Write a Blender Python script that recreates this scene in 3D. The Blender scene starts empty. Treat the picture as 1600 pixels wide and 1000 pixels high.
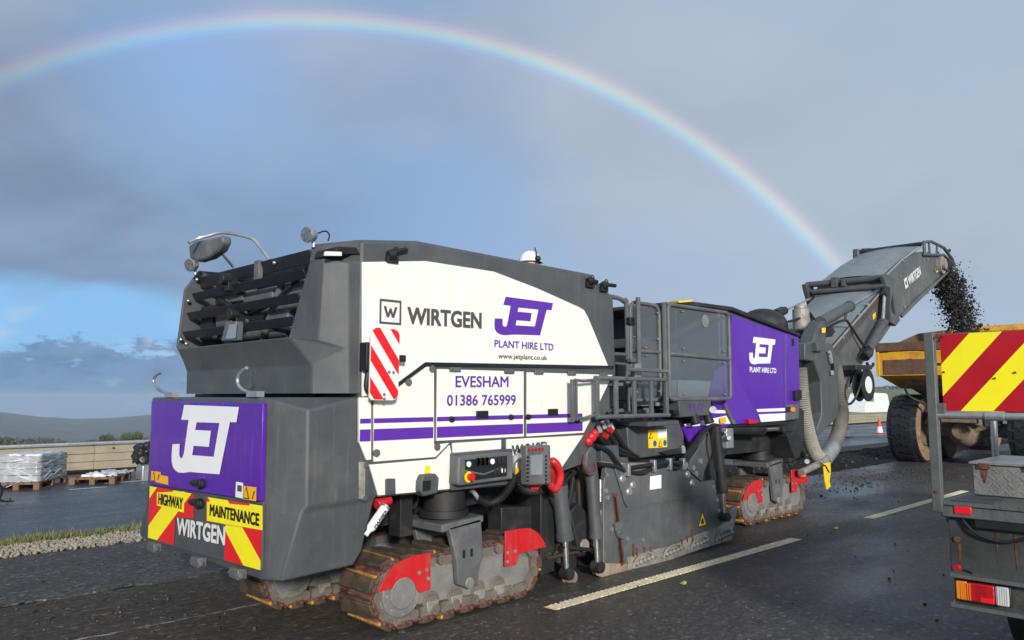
import bpy, bmesh, math, random
from mathutils import Vector, Matrix
R = math.radians
random.seed(7)
sc = bpy.context.scene
COL = sc.collection
# ---------------------------------------------------------------- camera
YAW, PITCH = R(45.098), R(5.571)
cam = bpy.data.cameras.new('camera'); camo = bpy.data.objects.new('camera', cam); COL.objects.link(camo)
cam.sensor_width = 36; cam.lens = 36 * 1220 / 1600; cam.clip_start = .05; cam.clip_end = 20000
camo.location = (0, 0, 1.7)
camo.rotation_euler = (R(90) + PITCH, 0, YAW - R(90))
sc.camera = camo
# ---------------------------------------------------------------- light
SUN_AZ, SUN_EL = R(56.2), R(15.5)          # heading the light travels to, and the sun's height
sd = Vector((math.cos(SUN_AZ) * math.cos(SUN_EL), math.sin(SUN_AZ) * math.cos(SUN_EL), -math.sin(SUN_EL)))
sun = bpy.data.lights.new('sun', 'SUN'); suno = bpy.data.objects.new('sun', sun); COL.objects.link(suno)
sun.energy = 4.5; sun.angle = R(6); sun.color = (1, .95, .875)
suno.rotation_euler = sd.to_track_quat('-Z', 'Y').to_euler()
suno.location = (-20, -30, 30)
vs = sc.view_settings
vs.view_transform = 'Standard'; vs.look = 'None'; vs.gamma = 1; vs.exposure = 0.0; vs.use_curve_mapping = False
# ---------------------------------------------------------------- sky
W = bpy.data.worlds.new('World'); sc.world = W; W.use_nodes = True
nt = W.node_tree; nt.nodes.clear()
def N(t, **k):
    n = nt.nodes.new(t)
    for a, b in k.items(): setattr(n, a, b)
    return n
def L(a, b): nt.links.new(a, b)
def math_(op, a, b=None, clamp=False):
    n = N('ShaderNodeMath', operation=op, use_clamp=clamp)
    for i, v in enumerate((a, b)):
        if v is None: continue
        if hasattr(v, 'is_output'): L(v, n.inputs[i])
        else: n.inputs[i].default_value = v
    return n.outputs[0]
def ramp(fac, stops, interp='LINEAR'):
    n = N('ShaderNodeValToRGB'); n.color_ramp.interpolation = interp
    e = n.color_ramp.elements
    while len(e) < len(stops): e.new(.5)
    for q, (p, c) in zip(e, stops):
        q.position = p; q.color = (*c, 1) if len(c) == 3 else c
    L(fac, n.inputs[0]); return n.outputs[0]
def mixc(f, a, b):
    n = N('ShaderNodeMix', data_type='RGBA')
    for i, v in ((0, f), (6, a), (7, b)):
        if hasattr(v, 'is_output'): L(v, n.inputs[i])
        else: n.inputs[i].default_value = v if i == 0 else (*v, 1)
    return n.outputs[2]
tc = N('ShaderNodeTexCoord'); nrm = N('ShaderNodeVectorMath', operation='NORMALIZE'); L(tc.outputs['Generated'], nrm.inputs[0])
D = nrm.outputs[0]
sx = N('ShaderNodeSeparateXYZ'); L(D, sx.inputs[0])
el = math_('MULTIPLY', math_('ARCSINE', sx.outputs[2]), 57.2958)
sky = N('ShaderNodeTexSky', sky_type='NISHITA'); sky.sun_disc = False; sky.sun_elevation = SUN_EL
sky.sun_rotation = R(213.8); sky.air_density = 1.2; sky.dust_density = 1.5; sky.ozone_density = 2
# cloud field laid on a flat layer overhead
dz = math_('ADD', math_('MAXIMUM', sx.outputs[2], 0.0), 0.34)
cx = N('ShaderNodeCombineXYZ'); L(math_('DIVIDE', sx.outputs[0], dz), cx.inputs[0]); L(math_('DIVIDE', sx.outputs[1], dz), cx.inputs[1])
def noise(vec, scale, detail=4, rough=.55, dist=0):
    n = N('ShaderNodeTexNoise'); n.inputs['Scale'].default_value = scale; n.inputs['Detail'].default_value = detail
    n.inputs['Roughness'].default_value = rough; n.inputs['Distortion'].default_value = dist; L(vec, n.inputs['Vector']); return n.outputs[0]
def mapr(v, a, b, c=0, d=1):
    n = N('ShaderNodeMapRange', interpolation_type='SMOOTHSTEP'); L(v, n.inputs[0])
    for i, q in enumerate((a, b, c, d)): n.inputs[i + 1].default_value = q
    return n.outputs[0]
n1 = noise(cx.outputs[0], .9, 4, .5, .3)
n2 = noise(cx.outputs[0], 2.3, 4, .5, .3)
az = math_('MULTIPLY', math_('ARCTAN2', sx.outputs[1], sx.outputs[0]), 57.2958)
# all colours below are ten times scene value: the Background runs at strength 0.1
blue = mixc(.8, sky.outputs[0], (2.6, 4.2, 7.2))
grey = mixc(mapr(n2, .35, .7), (2.9, 3.75, 4.9), (3.95, 4.75, 5.85))
dark = mixc(mapr(n2, .35, .65), (1.75, 2.55, 3.75), (2.4, 3.45, 5.1))
cover = math_('MULTIPLY', mapr(n1, .38, .56), .92)
c1 = mixc(cover, blue, grey)
# heavier shower cloud towards the open side of the valley
heavy = math_('MULTIPLY', mapr(az, 48, 72), mapr(math_('ADD', el, math_('MULTIPLY', n2, 8)), 34, 16))
c2 = mixc(math_('MULTIPLY', heavy, .8), c1, dark)
# thinner cloud, bluer, high on the left
brk = math_('MULTIPLY', mapr(math_('ADD', math_('ABSOLUTE', math_('SUBTRACT', az, 67)), math_('MULTIPLY', n2, 9)), 17, 4), mapr(math_('ADD', math_('ABSOLUTE', math_('SUBTRACT', el, 21.5)), math_('MULTIPLY', n1, 6)), 12, 3))
c2 = mixc(math_('MULTIPLY', brk, .8), c2, (2.75, 4.5, 7.9))
# clear slot under the cloud base, low cloud bank beneath it
wob = math_('ADD', el, math_('MULTIPLY', math_('SUBTRACT', n2, .5), 7))
slot = math_('MULTIPLY', math_('MULTIPLY', mapr(wob, 8.0, 5.6), mapr(az, 50, 64)), .95)
c3 = mixc(slot, c2, mixc(mapr(n2, .5, .62), (2.7, 5.5, 8.9), (4.0, 6.1, 8.6)))
cm = N('ShaderNodeCombineXYZ'); L(math_('MULTIPLY', az, .19), cm.inputs[0]); L(math_('MULTIPLY', el, .42), cm.inputs[1])
n3 = noise(cm.outputs[0], 1.0, 6, .62)
cm2 = N('ShaderNodeCombineXYZ'); L(math_('MULTIPLY', az, .33), cm2.inputs[0]); L(math_('MULTIPLY', el, .62), cm2.inputs[1]); cm2.inputs[2].default_value = 4.3
n4 = noise(cm2.outputs[0], 1.0, 6, .6)
bank = math_('MULTIPLY', mapr(math_('SUBTRACT', el, math_('MULTIPLY', math_('SUBTRACT', n3, .5), 9)), 3.3, 2.7), mapr(az, 48, 62))
c4 = mixc(math_('MULTIPLY', bank, .85), c3, mixc(mapr(n4, .56, .70), mixc(mapr(n4, .3, .55), (1.25, 2.15, 3.7), (1.9, 3.0, 4.7)), (4.2, 5.2, 6.2)))
c5 = mixc(math_('MULTIPLY', mapr(el, 4, 0), .45), c4, (2.3, 3.5, 5.2))
c5 = mixc(math_('MULTIPLY', math_('MULTIPLY', mapr(az, 58, 26), math_('ADD', .55, math_('MULTIPLY', n2, .6))), .88), c5, (4.5, 5.45, 6.45))
# rainbow: 42 degrees round the point opposite the sun
dp = N('ShaderNodeVectorMath', operation='DOT_PRODUCT'); L(D, dp.inputs[0]); dp.inputs[1].default_value = sd
ang = math_('MULTIPLY', math_('ARCCOSINE', dp.outputs['Value']), 57.2958)
bow = ramp(math_('DIVIDE', math_('SUBTRACT', ang, 38.0), 6.0), [
    (0, (0, 0, 0)), (0.385, (.04, .02, .08)), (0.457, (.12, .14, .58)), (0.497, (.12, .62, 1.1)), (0.537, (.45, 1.15, .85)), (0.581, (1.1, 1.15, .55)),
    (0.621, (1.25, .72, .34)), (0.665, (.80, .30, .26)), (0.721, (.22, .06, .08)), (0.785, (0, 0, 0))], 'EASE')
inner = ramp(math_('DIVIDE', math_('SUBTRACT', ang, 20.0), 22.0), [(0, (0, 0, 0)), (.95, (.32, .34, .42)), (1, (0, 0, 0))])
fade = math_('MULTIPLY', mapr(az, 88, 52, .5, 1.2), mapr(el, 5, 11))
def addc(a, b, f):
    m = N('ShaderNodeVectorMath', operation='SCALE'); L(b, m.inputs[0])
    if hasattr(f, 'is_output'): L(f, m.inputs['Scale'])
    else: m.inputs['Scale'].default_value = f
    s = N('ShaderNodeVectorMath', operation='ADD'); L(a, s.inputs[0]); L(m.outputs[0], s.inputs[1]); return s.outputs[0]
c6 = addc(addc(c5, bow, math_('MULTIPLY', fade, 1.25)), inner, math_('MULTIPLY', mapr(el, -1, 6), .4))
bg = N('ShaderNodeBackground'); bg.inputs[1].default_value = .1; L(c6, bg.inputs[0])
wo = N('ShaderNodeOutputWorld'); L(bg.outputs[0], wo.inputs[0])
# ================================================================ helpers
def mat(name, col, rough=.5, metal=0, var=.12, scale=3, bump=0, bscale=120, dirt=None, damt=.4, dscale=2.5, trans=0, emit=0, space='Object', coat=0, rvar=0, ior=1.45, streak=None, samt=.3):
    m = bpy.data.materials.new(name); m.use_nodes = True
    t = m.node_tree; p = t.nodes['Principled BSDF']
    p.inputs['Roughness'].default_value = rough; p.inputs['Metallic'].default_value = metal
    p.inputs['Transmission Weight'].default_value = trans; p.inputs['Coat Weight'].default_value = coat; p.inputs['IOR'].default_value = ior
    co = t.nodes.new('ShaderNodeTexCoord').outputs['Object'] if space == 'Object' else t.nodes.new('ShaderNodeNewGeometry').outputs['Position']
    def nz(s, d=5, r=.6):
        n = t.nodes.new('ShaderNodeTexNoise'); n.inputs['Scale'].default_value = s; n.inputs['Detail'].default_value = d; n.inputs['Roughness'].default_value = r
        t.links.new(co, n.inputs['Vector']); return n.outputs[0]
    def mx(f, a, b):
        n = t.nodes.new('ShaderNodeMix'); n.data_type = 'RGBA'
        for i, v in ((0, f), (6, a), (7, b)):
            if hasattr(v, 'is_output'): t.links.new(v, n.inputs[i])
            else: n.inputs[i].default_value = v if i == 0 else (*v, 1)
        return n.outputs[2]
    def rmp(v, a, b, c=0, d=1):
        n = t.nodes.new('ShaderNodeMapRange'); t.links.new(v, n.inputs[0])
        for i, q in enumerate((a, b, c, d)): n.inputs[i + 1].default_value = q
        return n.outputs[0]
    c = mx(rmp(nz(scale), .3, .7), tuple(max(0, x * (1 - var)) for x in col), tuple(min(1, x * (1 + var)) for x in col))
    if dirt is not None:
        f = rmp(nz(dscale, 8, .7), .5, .72, 0, damt); c = mx(f, c, dirt)
        t.links.new(rmp(f, 0, 1, rough, min(1, rough + .35)), p.inputs['Roughness'])
    if streak is not None:
        mp_ = t.nodes.new('ShaderNodeMapping'); mp_.inputs['Scale'].default_value = (16, 16, .9); t.links.new(co, mp_.inputs['Vector'])
        n_ = t.nodes.new('ShaderNodeTexNoise'); n_.inputs['Scale'].default_value = 1.6; n_.inputs['Detail'].default_value = 6; n_.inputs['Roughness'].default_value = .65; t.links.new(mp_.outputs[0], n_.inputs['Vector'])
        k_ = t.nodes.new('ShaderNodeMath'); k_.operation = 'MULTIPLY'; t.links.new(rmp(n_.outputs[0], .52, .74, 0, samt), k_.inputs[0]); t.links.new(rmp(nz(1.3, 3), .38, .62), k_.inputs[1])
        c = mx(k_.outputs[0], c, streak)
        c = mx(rmp(nz(34, 4, .75), .64, .74, 0, samt * .9), c, streak); c = mx(rmp(nz(70, 2, .5), .74, .78, 0, samt * 1.4), c, (.06, .055, .05))
    if rvar: t.links.new(rmp(nz(scale * .5, 4), .35, .65, max(.03, rough - rvar), min(1, rough + rvar)), p.inputs['Roughness'])
    t.links.new(c, p.inputs['Base Color'])
    if bump:
        b = t.nodes.new('ShaderNodeBump'); b.inputs['Strength'].default_value = bump; b.inputs['Distance'].default_value = .01
        t.links.new(nz(bscale, 3, .7), b.inputs['Height']); t.links.new(b.outputs[0], p.inputs['Normal'])
    if emit:
        p.inputs['Emission Color'].default_value = (*col, 1); p.inputs['Emission Strength'].default_value = emit
    return m
G = {}
def mats():
    g = G
    g['grey'] = mat('machine_grey', (.068, .074, .080), .42, 0, .16, 4, .3, 200, (.13, .125, .115), .4, 3, streak=(.17, .165, .15), samt=.45)
    g['plate'] = mat('scuffed_plate_grey', (.092, .099, .105), .5, .05, .2, 4, .35, 70, (.17, .16, .145), .6, 2.6, streak=(.20, .17, .13), samt=.6)
    g['dustframe'] = mat('dust_covered_frame', (.20, .20, .19), .65, .1, .2, 6, .4, 50, (.10, .10, .10), .7, 4)
    g['grey2'] = mat('dusty_grey', (.095, .10, .104), .5, 0, .15, 6, .25, 90, (.22, .21, .19), .6, 4)
    g['dgrey'] = mat('dark_grey_metal', (.020, .021, .023), .55, .1, .25, 5, .2, 90, (.065, .058, .05), .55, 5)
    g['black'] = mat('black_rubber', (.012, .012, .013), .5, 0, .2, 10, .1, 200)
    g['louvre'] = mat('black_slat', (.012, .013, .02), .35, 0, .2, 5, 0, 1, (.05, .045, .04), .4, 8)
    g['cream'] = mat('cream_white_paint', (.775, .762, .705), .34, 0, .02, 2, .10, 5, (.62, .57, .47), .25, 5, coat=.15, streak=(.42, .36, .27), samt=.38)
    g['purple'] = mat('purple_vinyl', (.088, .012, .33), .30, 0, .08, 2, .10, 5, (.13, .04, .34), .3, 3, coat=.1, streak=(.22, .15, .32), samt=.4)
    g['vwhite'] = mat('white_vinyl', (.80, .80, .80), .35, 0, .03)
    g['pink'] = mat('charcoal_print', (.07, .07, .075), .4, 0, .05)
    g['ptext'] = mat('purple_print', (.10, .025, .33), .4, 0, .05)
    g['red'] = mat('red_paint', (.52, .014, .018), .42, 0, .12, 6, .12, 60, (.22, .06, .05), .55, 6, streak=(.25, .16, .12), samt=.5)
    g['sred'] = mat('red_reflective_film', (.72, .012, .018), .35, 0, .05)
    g['dred'] = mat('deep_red_reflective_film', (.42, .006, .014), .35, 0, .1, 5, 0, 1, (.3, .02, .02), .3, 9)
    g['syel'] = mat('yellow_reflective_film', (.92, .80, .012), .35, 0, .04, 4, 0, 1, (.7, .6, .05), .25, 9)
    g['swhite'] = mat('white_reflective_film', (.72, .72, .70), .35, 0, .05)
    g['orange'] = mat('orange_sticker', (.85, .42, .01), .4, 0, .04)
    g['yellow'] = mat('yellow_sticker', (.88, .60, .01), .4, 0, .04)
    g['steel'] = mat('bright_steel', (.55, .55, .54), .25, .9, .15, 8)
    g['galv'] = mat('galvanised_steel', (.42, .43, .44), .45, .7, .2, 9, .1, 60)
    g['bare'] = mat('worn_bare_metal', (.30, .285, .26), .6, .35, .25, 10, .3, 60, (.12, .08, .05), .7, 6)
    g['rust'] = mat('rusty_steel', (.13, .045, .025), .75, .2, .4, 14, .6, 50, (.22, .12, .09), .6, 12)
    g['redrust'] = mat('worn_red_brown_steel', (.13, .05, .035), .75, .2, .5, 14, .7, 50, (.30, .22, .18), .8, 11)
    g['pad'] = mat('worn_brown_track_pad', (.062, .046, .030), .75, 0, .35, 12, .7, 60, (.16, .10, .045), .6, 6)
    g['padyel'] = mat('worn_yellow_polyurethane', (.40, .21, .025), .65, 0, .5, 25, .6, 60, (.09, .055, .03), .9, 9)
    g['chain'] = mat('dusty_track_chain', (.17, .15, .125), .75, .2, .3, 14, .6, 60, (.075, .045, .03), .85, 7)
    g['glass'] = None
    g['hose'] = mat('ribbed_grey_hose', (.27, .255, .22), .6, 0, .15, 6, .1, 80, (.12, .11, .09), .5, 4)
    g['hose2'] = mat('ribbed_dark_hose', (.15, .145, .125), .6, 0, .2, 6, .1, 80)
    g['belt'] = mat('conveyor_cover_sheet', (.21, .235, .235), .45, .1, .12, 3, .1, 30, (.10, .10, .09), .5, 2)
    g['convey'] = mat('conveyor_side_grey', (.10, .105, .105), .5, .1, .2, 3, .2, 80, (.17, .15, .12), .6, 3)
    g['conveybrown'] = mat('dusty_brown_skirt', (.075, .06, .048), .7, 0, .25, 6, .3, 60)
    g['hyel'] = mat('hauler_yellow', (.68, .35, .015), .5, 0, .15, 3, .2, 50, (.11, .06, .04), .85, 1.6)
    g['hrust'] = mat('hauler_rusty_rim', (.13, .07, .045), .75, .1, .35, 5, .4, 40)
    g['mud'] = mat('muddy_metal', (.17, .125, .085), .85, 0, .35, 6, .6, 30)
    g['oily'] = mat('oily_brown_steel', (.045, .033, .024), .6, .2, .4, 8, .5, 40, (.09, .06, .04), .6, 6)
    g['tyre'] = mat('tyre_rubber', (.014, .014, .017), .5, 0, .3, 8, .3, 40, (.035, .032, .03), .4, 5)
    g['tyremud'] = mat('tyre_sidewall_mud', (.22, .155, .09), .9, 0, .35, 10, .5, 40)
    g['lgrey'] = mat('lorry_grey_paint', (.105, .115, .11), .5, .1, .25, 6, .3, 60, (.045, .038, .03), .75, 6, streak=(.04, .03, .022), samt=.7)
    g['ldark'] = mat('lorry_dirty_panel', (.045, .05, .047), .6, .1, .35, 4, .3, 60, (.12, .115, .10), .65, 3, streak=(.02, .018, .016), samt=.8)
    g['checker'] = mat('checker_plate', (.38, .37, .34), .4, .6, .15, 10, .1, 40, (.12, .08, .05), .6, 7)
    g['amberl'] = mat('amber_lens', (.75, .22, .01), .15, 0, .05, coat=1)
    g['redl'] = mat('red_lens', (.42, .006, .01), .15, 0, .05, coat=1)
    g['clearl'] = mat('clear_lens', (.55, .55, .53), .15, 0, .1, coat=1)
    g['lampglass'] = mat('lamp_glass', (.16, .16, .16), .12, .3, .5, 40, coat=1)
    g['concrete'] = mat('beige_barrier_panel', (.31, .27, .19), .85, 0, .15, 3, .3, 30, (.18, .16, .12), .6, 1.5)
    g['wood'] = mat('pallet_wood', (.16, .095, .055), .8, 0, .3, 8, .4, 60)
    g['film'] = mat('shrink_wrap', (.62, .63, .66), .3, 0, .12, 14, .8, 9, (.40, .41, .44), .6, 5)
    g['white'] = mat('white_paint', (.78, .78, .77), .4, 0, .04)
    g['cone'] = mat('cone_red', (.75, .06, .02), .5, 0, .08)
    g['leaf'] = mat('foliage', (.085, .105, .045), .7, 0, .4, .6)
    g['leaf2'] = mat('olive_foliage', (.12, .105, .055), .7, 0, .4, .6)
    g['bark'] = mat('bark', (.08, .06, .045), .9, 0, .3, 5)
    g['yrag'] = mat('yellow_cloth', (.75, .52, .01), .7, 0, .12, 8)
    g['leafgreen'] = mat('yellow_green_leaf', (.42, .62, .06), .5, 0, .15, 20)
    g['hivis'] = mat('orange_hi_vis_cloth', (.8, .2, .02), .8, 0, .1, 8)
    g['skin'] = mat('skin', (.55, .32, .22), .5, 0, .06)
    g['screen'] = mat('display_screen', (.22, .25, .26), .12, 0, .1)
    g['darkcloth'] = mat('black_plastic', (.015, .015, .016), .35, 0, .2, 8, .4, 12)
    gm = bpy.data.materials.new('scratched_window'); gm.use_nodes = True; t = gm.node_tree; t.nodes.remove(t.nodes['Principled BSDF'])
    a = t.nodes.new('ShaderNodeBsdfTransparent'); a.inputs[0].default_value = (.80, .84, .86, 1)
    b = t.nodes.new('ShaderNodeBsdfGlossy'); b.inputs['Roughness'].default_value = .08; b.inputs[0].default_value = (.9, .9, .9, 1)
    d = t.nodes.new('ShaderNodeBsdfDiffuse'); d.inputs[0].default_value = (.35, .37, .38, 1)
    m1 = t.nodes.new('ShaderNodeMixShader'); m1.inputs[0].default_value = .10; m2 = t.nodes.new('ShaderNodeMixShader')
    fr0 = t.nodes.new('ShaderNodeLayerWeight'); fr0.inputs[0].default_value = .18; fr = t.nodes.new('ShaderNodeMath'); fr.operation = 'MULTIPLY'; fr.inputs[1].default_value = .5; t.links.new(fr0.outputs['Facing'], fr.inputs[0])
    t.links.new(a.outputs[0], m1.inputs[1]); t.links.new(d.outputs[0], m1.inputs[2]); t.links.new(fr.outputs[0], m2.inputs[0])
    t.links.new(m1.outputs[0], m2.inputs[1]); t.links.new(b.outputs[0], m2.inputs[2]); t.links.new(m2.outputs[0], t.nodes['Material Output'].inputs[0])
    g['glass'] = gm
mats()
ROOT_AT = {}
def empty(name, loc, label, cat, group=None):
    o = bpy.data.objects.new(name, None); COL.objects.link(o); o.location = loc; o.empty_display_size = .2
    o['label'] = label; o['category'] = cat
    if group: o['group'] = group
    ROOT_AT[o] = Vector(loc); return o
def origin(par):
    while par is not None:
        if par in ROOT_AT: return ROOT_AT[par]
        par = par.parent
    return Vector((0, 0, 0))
def tag(o, label=None, cat=None, group=None, kind=None):
    if label: o['label'] = label
    if cat: o['category'] = cat
    if group: o['group'] = group
    if kind: o['kind'] = kind
    return o
class MB:
    def __init__(s): s.v = []; s.f = []; s.mi = []; s.cur = 0
    def mat(s, i): s.cur = i; return s
    def add(s, vs, fs):
        n = len(s.v); s.v += [tuple(v) for v in vs]
        for f in fs: s.f.append([n + i for i in f]); s.mi.append(s.cur)
        return s
    def box(s, x0, x1, y0, y1, z0, z1):
        v = [(x, y, z) for x in (x0, x1) for y in (y0, y1) for z in (z0, z1)]
        return s.add(v, [(0, 1, 3, 2), (4, 6, 7, 5), (0, 4, 5, 1), (2, 3, 7, 6), (0, 2, 6, 4), (1, 5, 7, 3)])
    def prism(s, pts, axis, a, b):
        # pts in the plane across the axis: y -> (x,z), x -> (y,z), z -> (x,y)
        ar = sum(pts[i][0] * pts[(i + 1) % len(pts)][1] - pts[(i + 1) % len(pts)][0] * pts[i][1] for i in range(len(pts)))
        if ar < 0: pts = pts[::-1]
        n = len(pts)
        def P(p, t): return {'y': (p[0], t, p[1]), 'x': (t, p[0], p[1]), 'z': (p[0], p[1], t)}[axis]
        v = [P(p, a) for p in pts] + [P(p, b) for p in pts]
        lo, hi = list(range(n)), list(range(n, 2 * n))
        sides = [(i, (i + 1) % n, n + (i + 1) % n, n + i) for i in range(n)]
        fl = (axis == 'y') == (a < b)
        if fl: fs = [lo, hi[::-1]] + [q[::-1] for q in sides]
        else: fs = [lo[::-1], hi] + sides
        return s.add(v, fs)
    def cyl(s, p0, p1, r, n=14, r2=None, caps=True):
        p0, p1 = Vector(p0), Vector(p1); r2 = r if r2 is None else r2
        d = (p1 - p0).normalized(); u = d.orthogonal().normalized(); w = d.cross(u)
        v = [p0 + (u * math.cos(6.28319 * i / n) + w * math.sin(6.28319 * i / n)) * r for i in range(n)] + \
            [p1 + (u * math.cos(6.28319 * i / n) + w * math.sin(6.28319 * i / n)) * r2 for i in range(n)]
        fs = [(i, (i + 1) % n, n + (i + 1) % n, n + i) for i in range(n)]
        if caps: fs += [list(range(n))[::-1], list(range(n, 2 * n))]
        return s.add(v, fs)
    def tube(s, path, r, n=8, rf=None):
        P = [Vector(p) for p in path]; k = len(P); rings = []; u = None
        for i, p in enumerate(P):
            d = (P[min(i + 1, k - 1)] - P[max(i - 1, 0)]).normalized()
            if u is None: u = d.orthogonal().normalized()
            u = (u - d * u.dot(d)).normalized(); w = d.cross(u)
            rr = rf(i) if rf else r
            rings.append([p + (u * math.cos(6.28319 * j / n) + w * math.sin(6.28319 * j / n)) * rr for j in range(n)])
        v = [q for g in rings for q in g]
        fs = [(i * n + j, i * n + (j + 1) % n, (i + 1) * n + (j + 1) % n, (i + 1) * n + j) for i in range(k - 1) for j in range(n)]
        fs += [list(range(n))[::-1], list(range((k - 1) * n, k * n))]
        return s.add(v, fs)
    def ball(s, c, r, nu=12, nv=8, zs=1, z0=-1):
        c = Vector(c); v = []; fs = []
        for i in range(nv + 1):
            t = math.asin(z0) + (math.pi / 2 - math.asin(z0)) * i / nv
            for j in range(nu): v.append(c + Vector((math.cos(t) * math.cos(6.28319 * j / nu), math.cos(t) * math.sin(6.28319 * j / nu), math.sin(t) * zs)) * r)
        for i in range(nv):
            for j in range(nu): fs.append((i * nu + j, i * nu + (j + 1) % nu, (i + 1) * nu + (j + 1) % nu, (i + 1) * nu + j))
        return s.add(v, fs)
    def build(s, name, m, parent=None, bevel=0, smooth=True, seg=2, ang=35):
        o0 = origin(parent)
        me = bpy.data.meshes.new(name); me.from_pydata([tuple(Vector(v) - o0) for v in s.v], [], s.f)
        ms = m if isinstance(m, (list, tuple)) else [m]
        for q in ms: me.materials.append(G[q] if isinstance(q, str) else q)
        me.polygons.foreach_set('material_index', s.mi)
        me.validate(); me.update()
        if smooth:
            me.polygons.foreach_set('use_smooth', [True] * len(me.polygons)); me.set_sharp_from_angle(angle=R(ang))
        o = bpy.data.objects.new(name, me); COL.objects.link(o)
        if parent is not None: o.parent = parent
        if bevel:
            b = o.modifiers.new('bevel', 'BEVEL'); b.width = bevel; b.segments = seg; b.limit_method = 'ANGLE'; b.angle_limit = R(30); b.harden_normals = False
        return o
def smoothpath(pts, k=6):
    P = [Vector(p) for p in pts]; out = []
    for i in range(len(P) - 1):
        a, b, c, d = P[max(i - 1, 0)], P[i], P[i + 1], P[min(i + 2, len(P) - 1)]
        for j in range(k):
            t = j / k
            out.append(.5 * ((2 * b) + (c - a) * t + (2 * a - 5 * b + 4 * c - d) * t * t + (3 * b - a - 3 * c + d) * t ** 3))
    return out + [P[-1]]
def side(name, pts, y0, y1, m, parent, bevel=0):      # a plate standing along the machine's side
    return MB().prism(pts, 'y', y0, y1).build(name, m, parent, bevel)
def clip(poly, a, b, c):                               # keep a*x+b*y<=c
    out = []
    for i in range(len(poly)):
        p, q = poly[i], poly[(i + 1) % len(poly)]
        dp_, dq = a * p[0] + b * p[1] - c, a * q[0] + b * q[1] - c
        if dp_ <= 0: out.append(p)
        if dp_ * dq < 0:
            t = dp_ / (dp_ - dq); out.append((p[0] + (q[0] - p[0]) * t, p[1] + (q[1] - p[1]) * t))
    return out
def stripes(poly, nx, ny, o, w, i0, i1):               # alternate diagonal bands of a convex polygon
    r = []
    for i in range(i0, i1):
        p = clip(clip(poly, nx, ny, o + (i + 1) * w), -nx, -ny, -(o + i * w))
        if len(p) > 2: r.append((i, p))
    return r
def text(name, s, O, xd, zd, w, h, m, parent, bold=0):
    cu = bpy.data.curves.new(name, 'FONT'); cu.body = s; cu.resolution_u = 3
    t = bpy.data.objects.new(name, cu); COL.objects.link(t)
    dg = bpy.context.evaluated_depsgraph_get(); dg.update()
    me = bpy.data.meshes.new_from_object(t.evaluated_get(dg)); bpy.data.objects.remove(t); bpy.data.curves.remove(cu)
    xs = [v.co.x for v in me.vertices]; ys = [v.co.y for v in me.vertices]
    x0, x1, y0, y1 = min(xs), max(xs), min(ys), max(ys)
    O, xd, zd = Vector(O), Vector(xd).normalized(), Vector(zd).normalized(); nrm_ = xd.cross(zd).normalized()
    d = bold * h; b = MB(); k = 0
    fs = [list(p.vertices) for p in me.polygons]
    for ox, oz in (((0, 0), (-d, 0), (d, 0), (-d * .8, d * .8), (d * .8, -d * .8), (-d * .8, -d * .8), (d * .8, d * .8)) if bold else ((0, 0),)):
        vs_ = [O + xd * (d + ox + (w - 2 * d) * (v.co.x - x0) / (x1 - x0)) + zd * (d + oz + (h - 2 * d) * (v.co.y - y0) / (y1 - y0)) + nrm_ * (.00035 * k) for v in me.vertices]
        b.add(vs_, fs); k += 1
    bpy.data.meshes.remove(me)
    return b.build(name, m, parent, smooth=False)
E1L = [(830,345),(950,346),(950,393.5),(895,394.5),(890,417),(963,416),(957,461.5),(885,463),(880,490.5),(930,489),(930,537),(870,540),(838,546),(815,547),(797,542),(785,534),(777,518),(775,497),(777,465),(815,462),(815,492),(818,500),(825,504),(833,500),(838,489),(855,389),(818,389.5)]
E1R = [(950,346),(1080,347.5),(1072,388.5),(1045,389),(1008,533),(930,537),(930,489),(980,487.5),(1000,393),(950,393.5)]
def emblem(name, O, xd, zd, w, h, m, parent):
    O, xd, zd = Vector(O), Vector(xd).normalized(), Vector(zd).normalized()
    b = MB()
    for P in (E1L, E1R):
        v = [O + xd * (w * (x - 775) / 305) + zd * (h * (547 - y) / 202) for x, y in P]
        b.add(v, [list(range(len(v)))])
    return b.build(name, m, parent, smooth=False)
def flat(name, pts, m, parent):                        # a thin print on a surface, pts in 3D
    return MB().add(pts, [list(range(len(pts)))]).build(name, m, parent, smooth=False)
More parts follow.
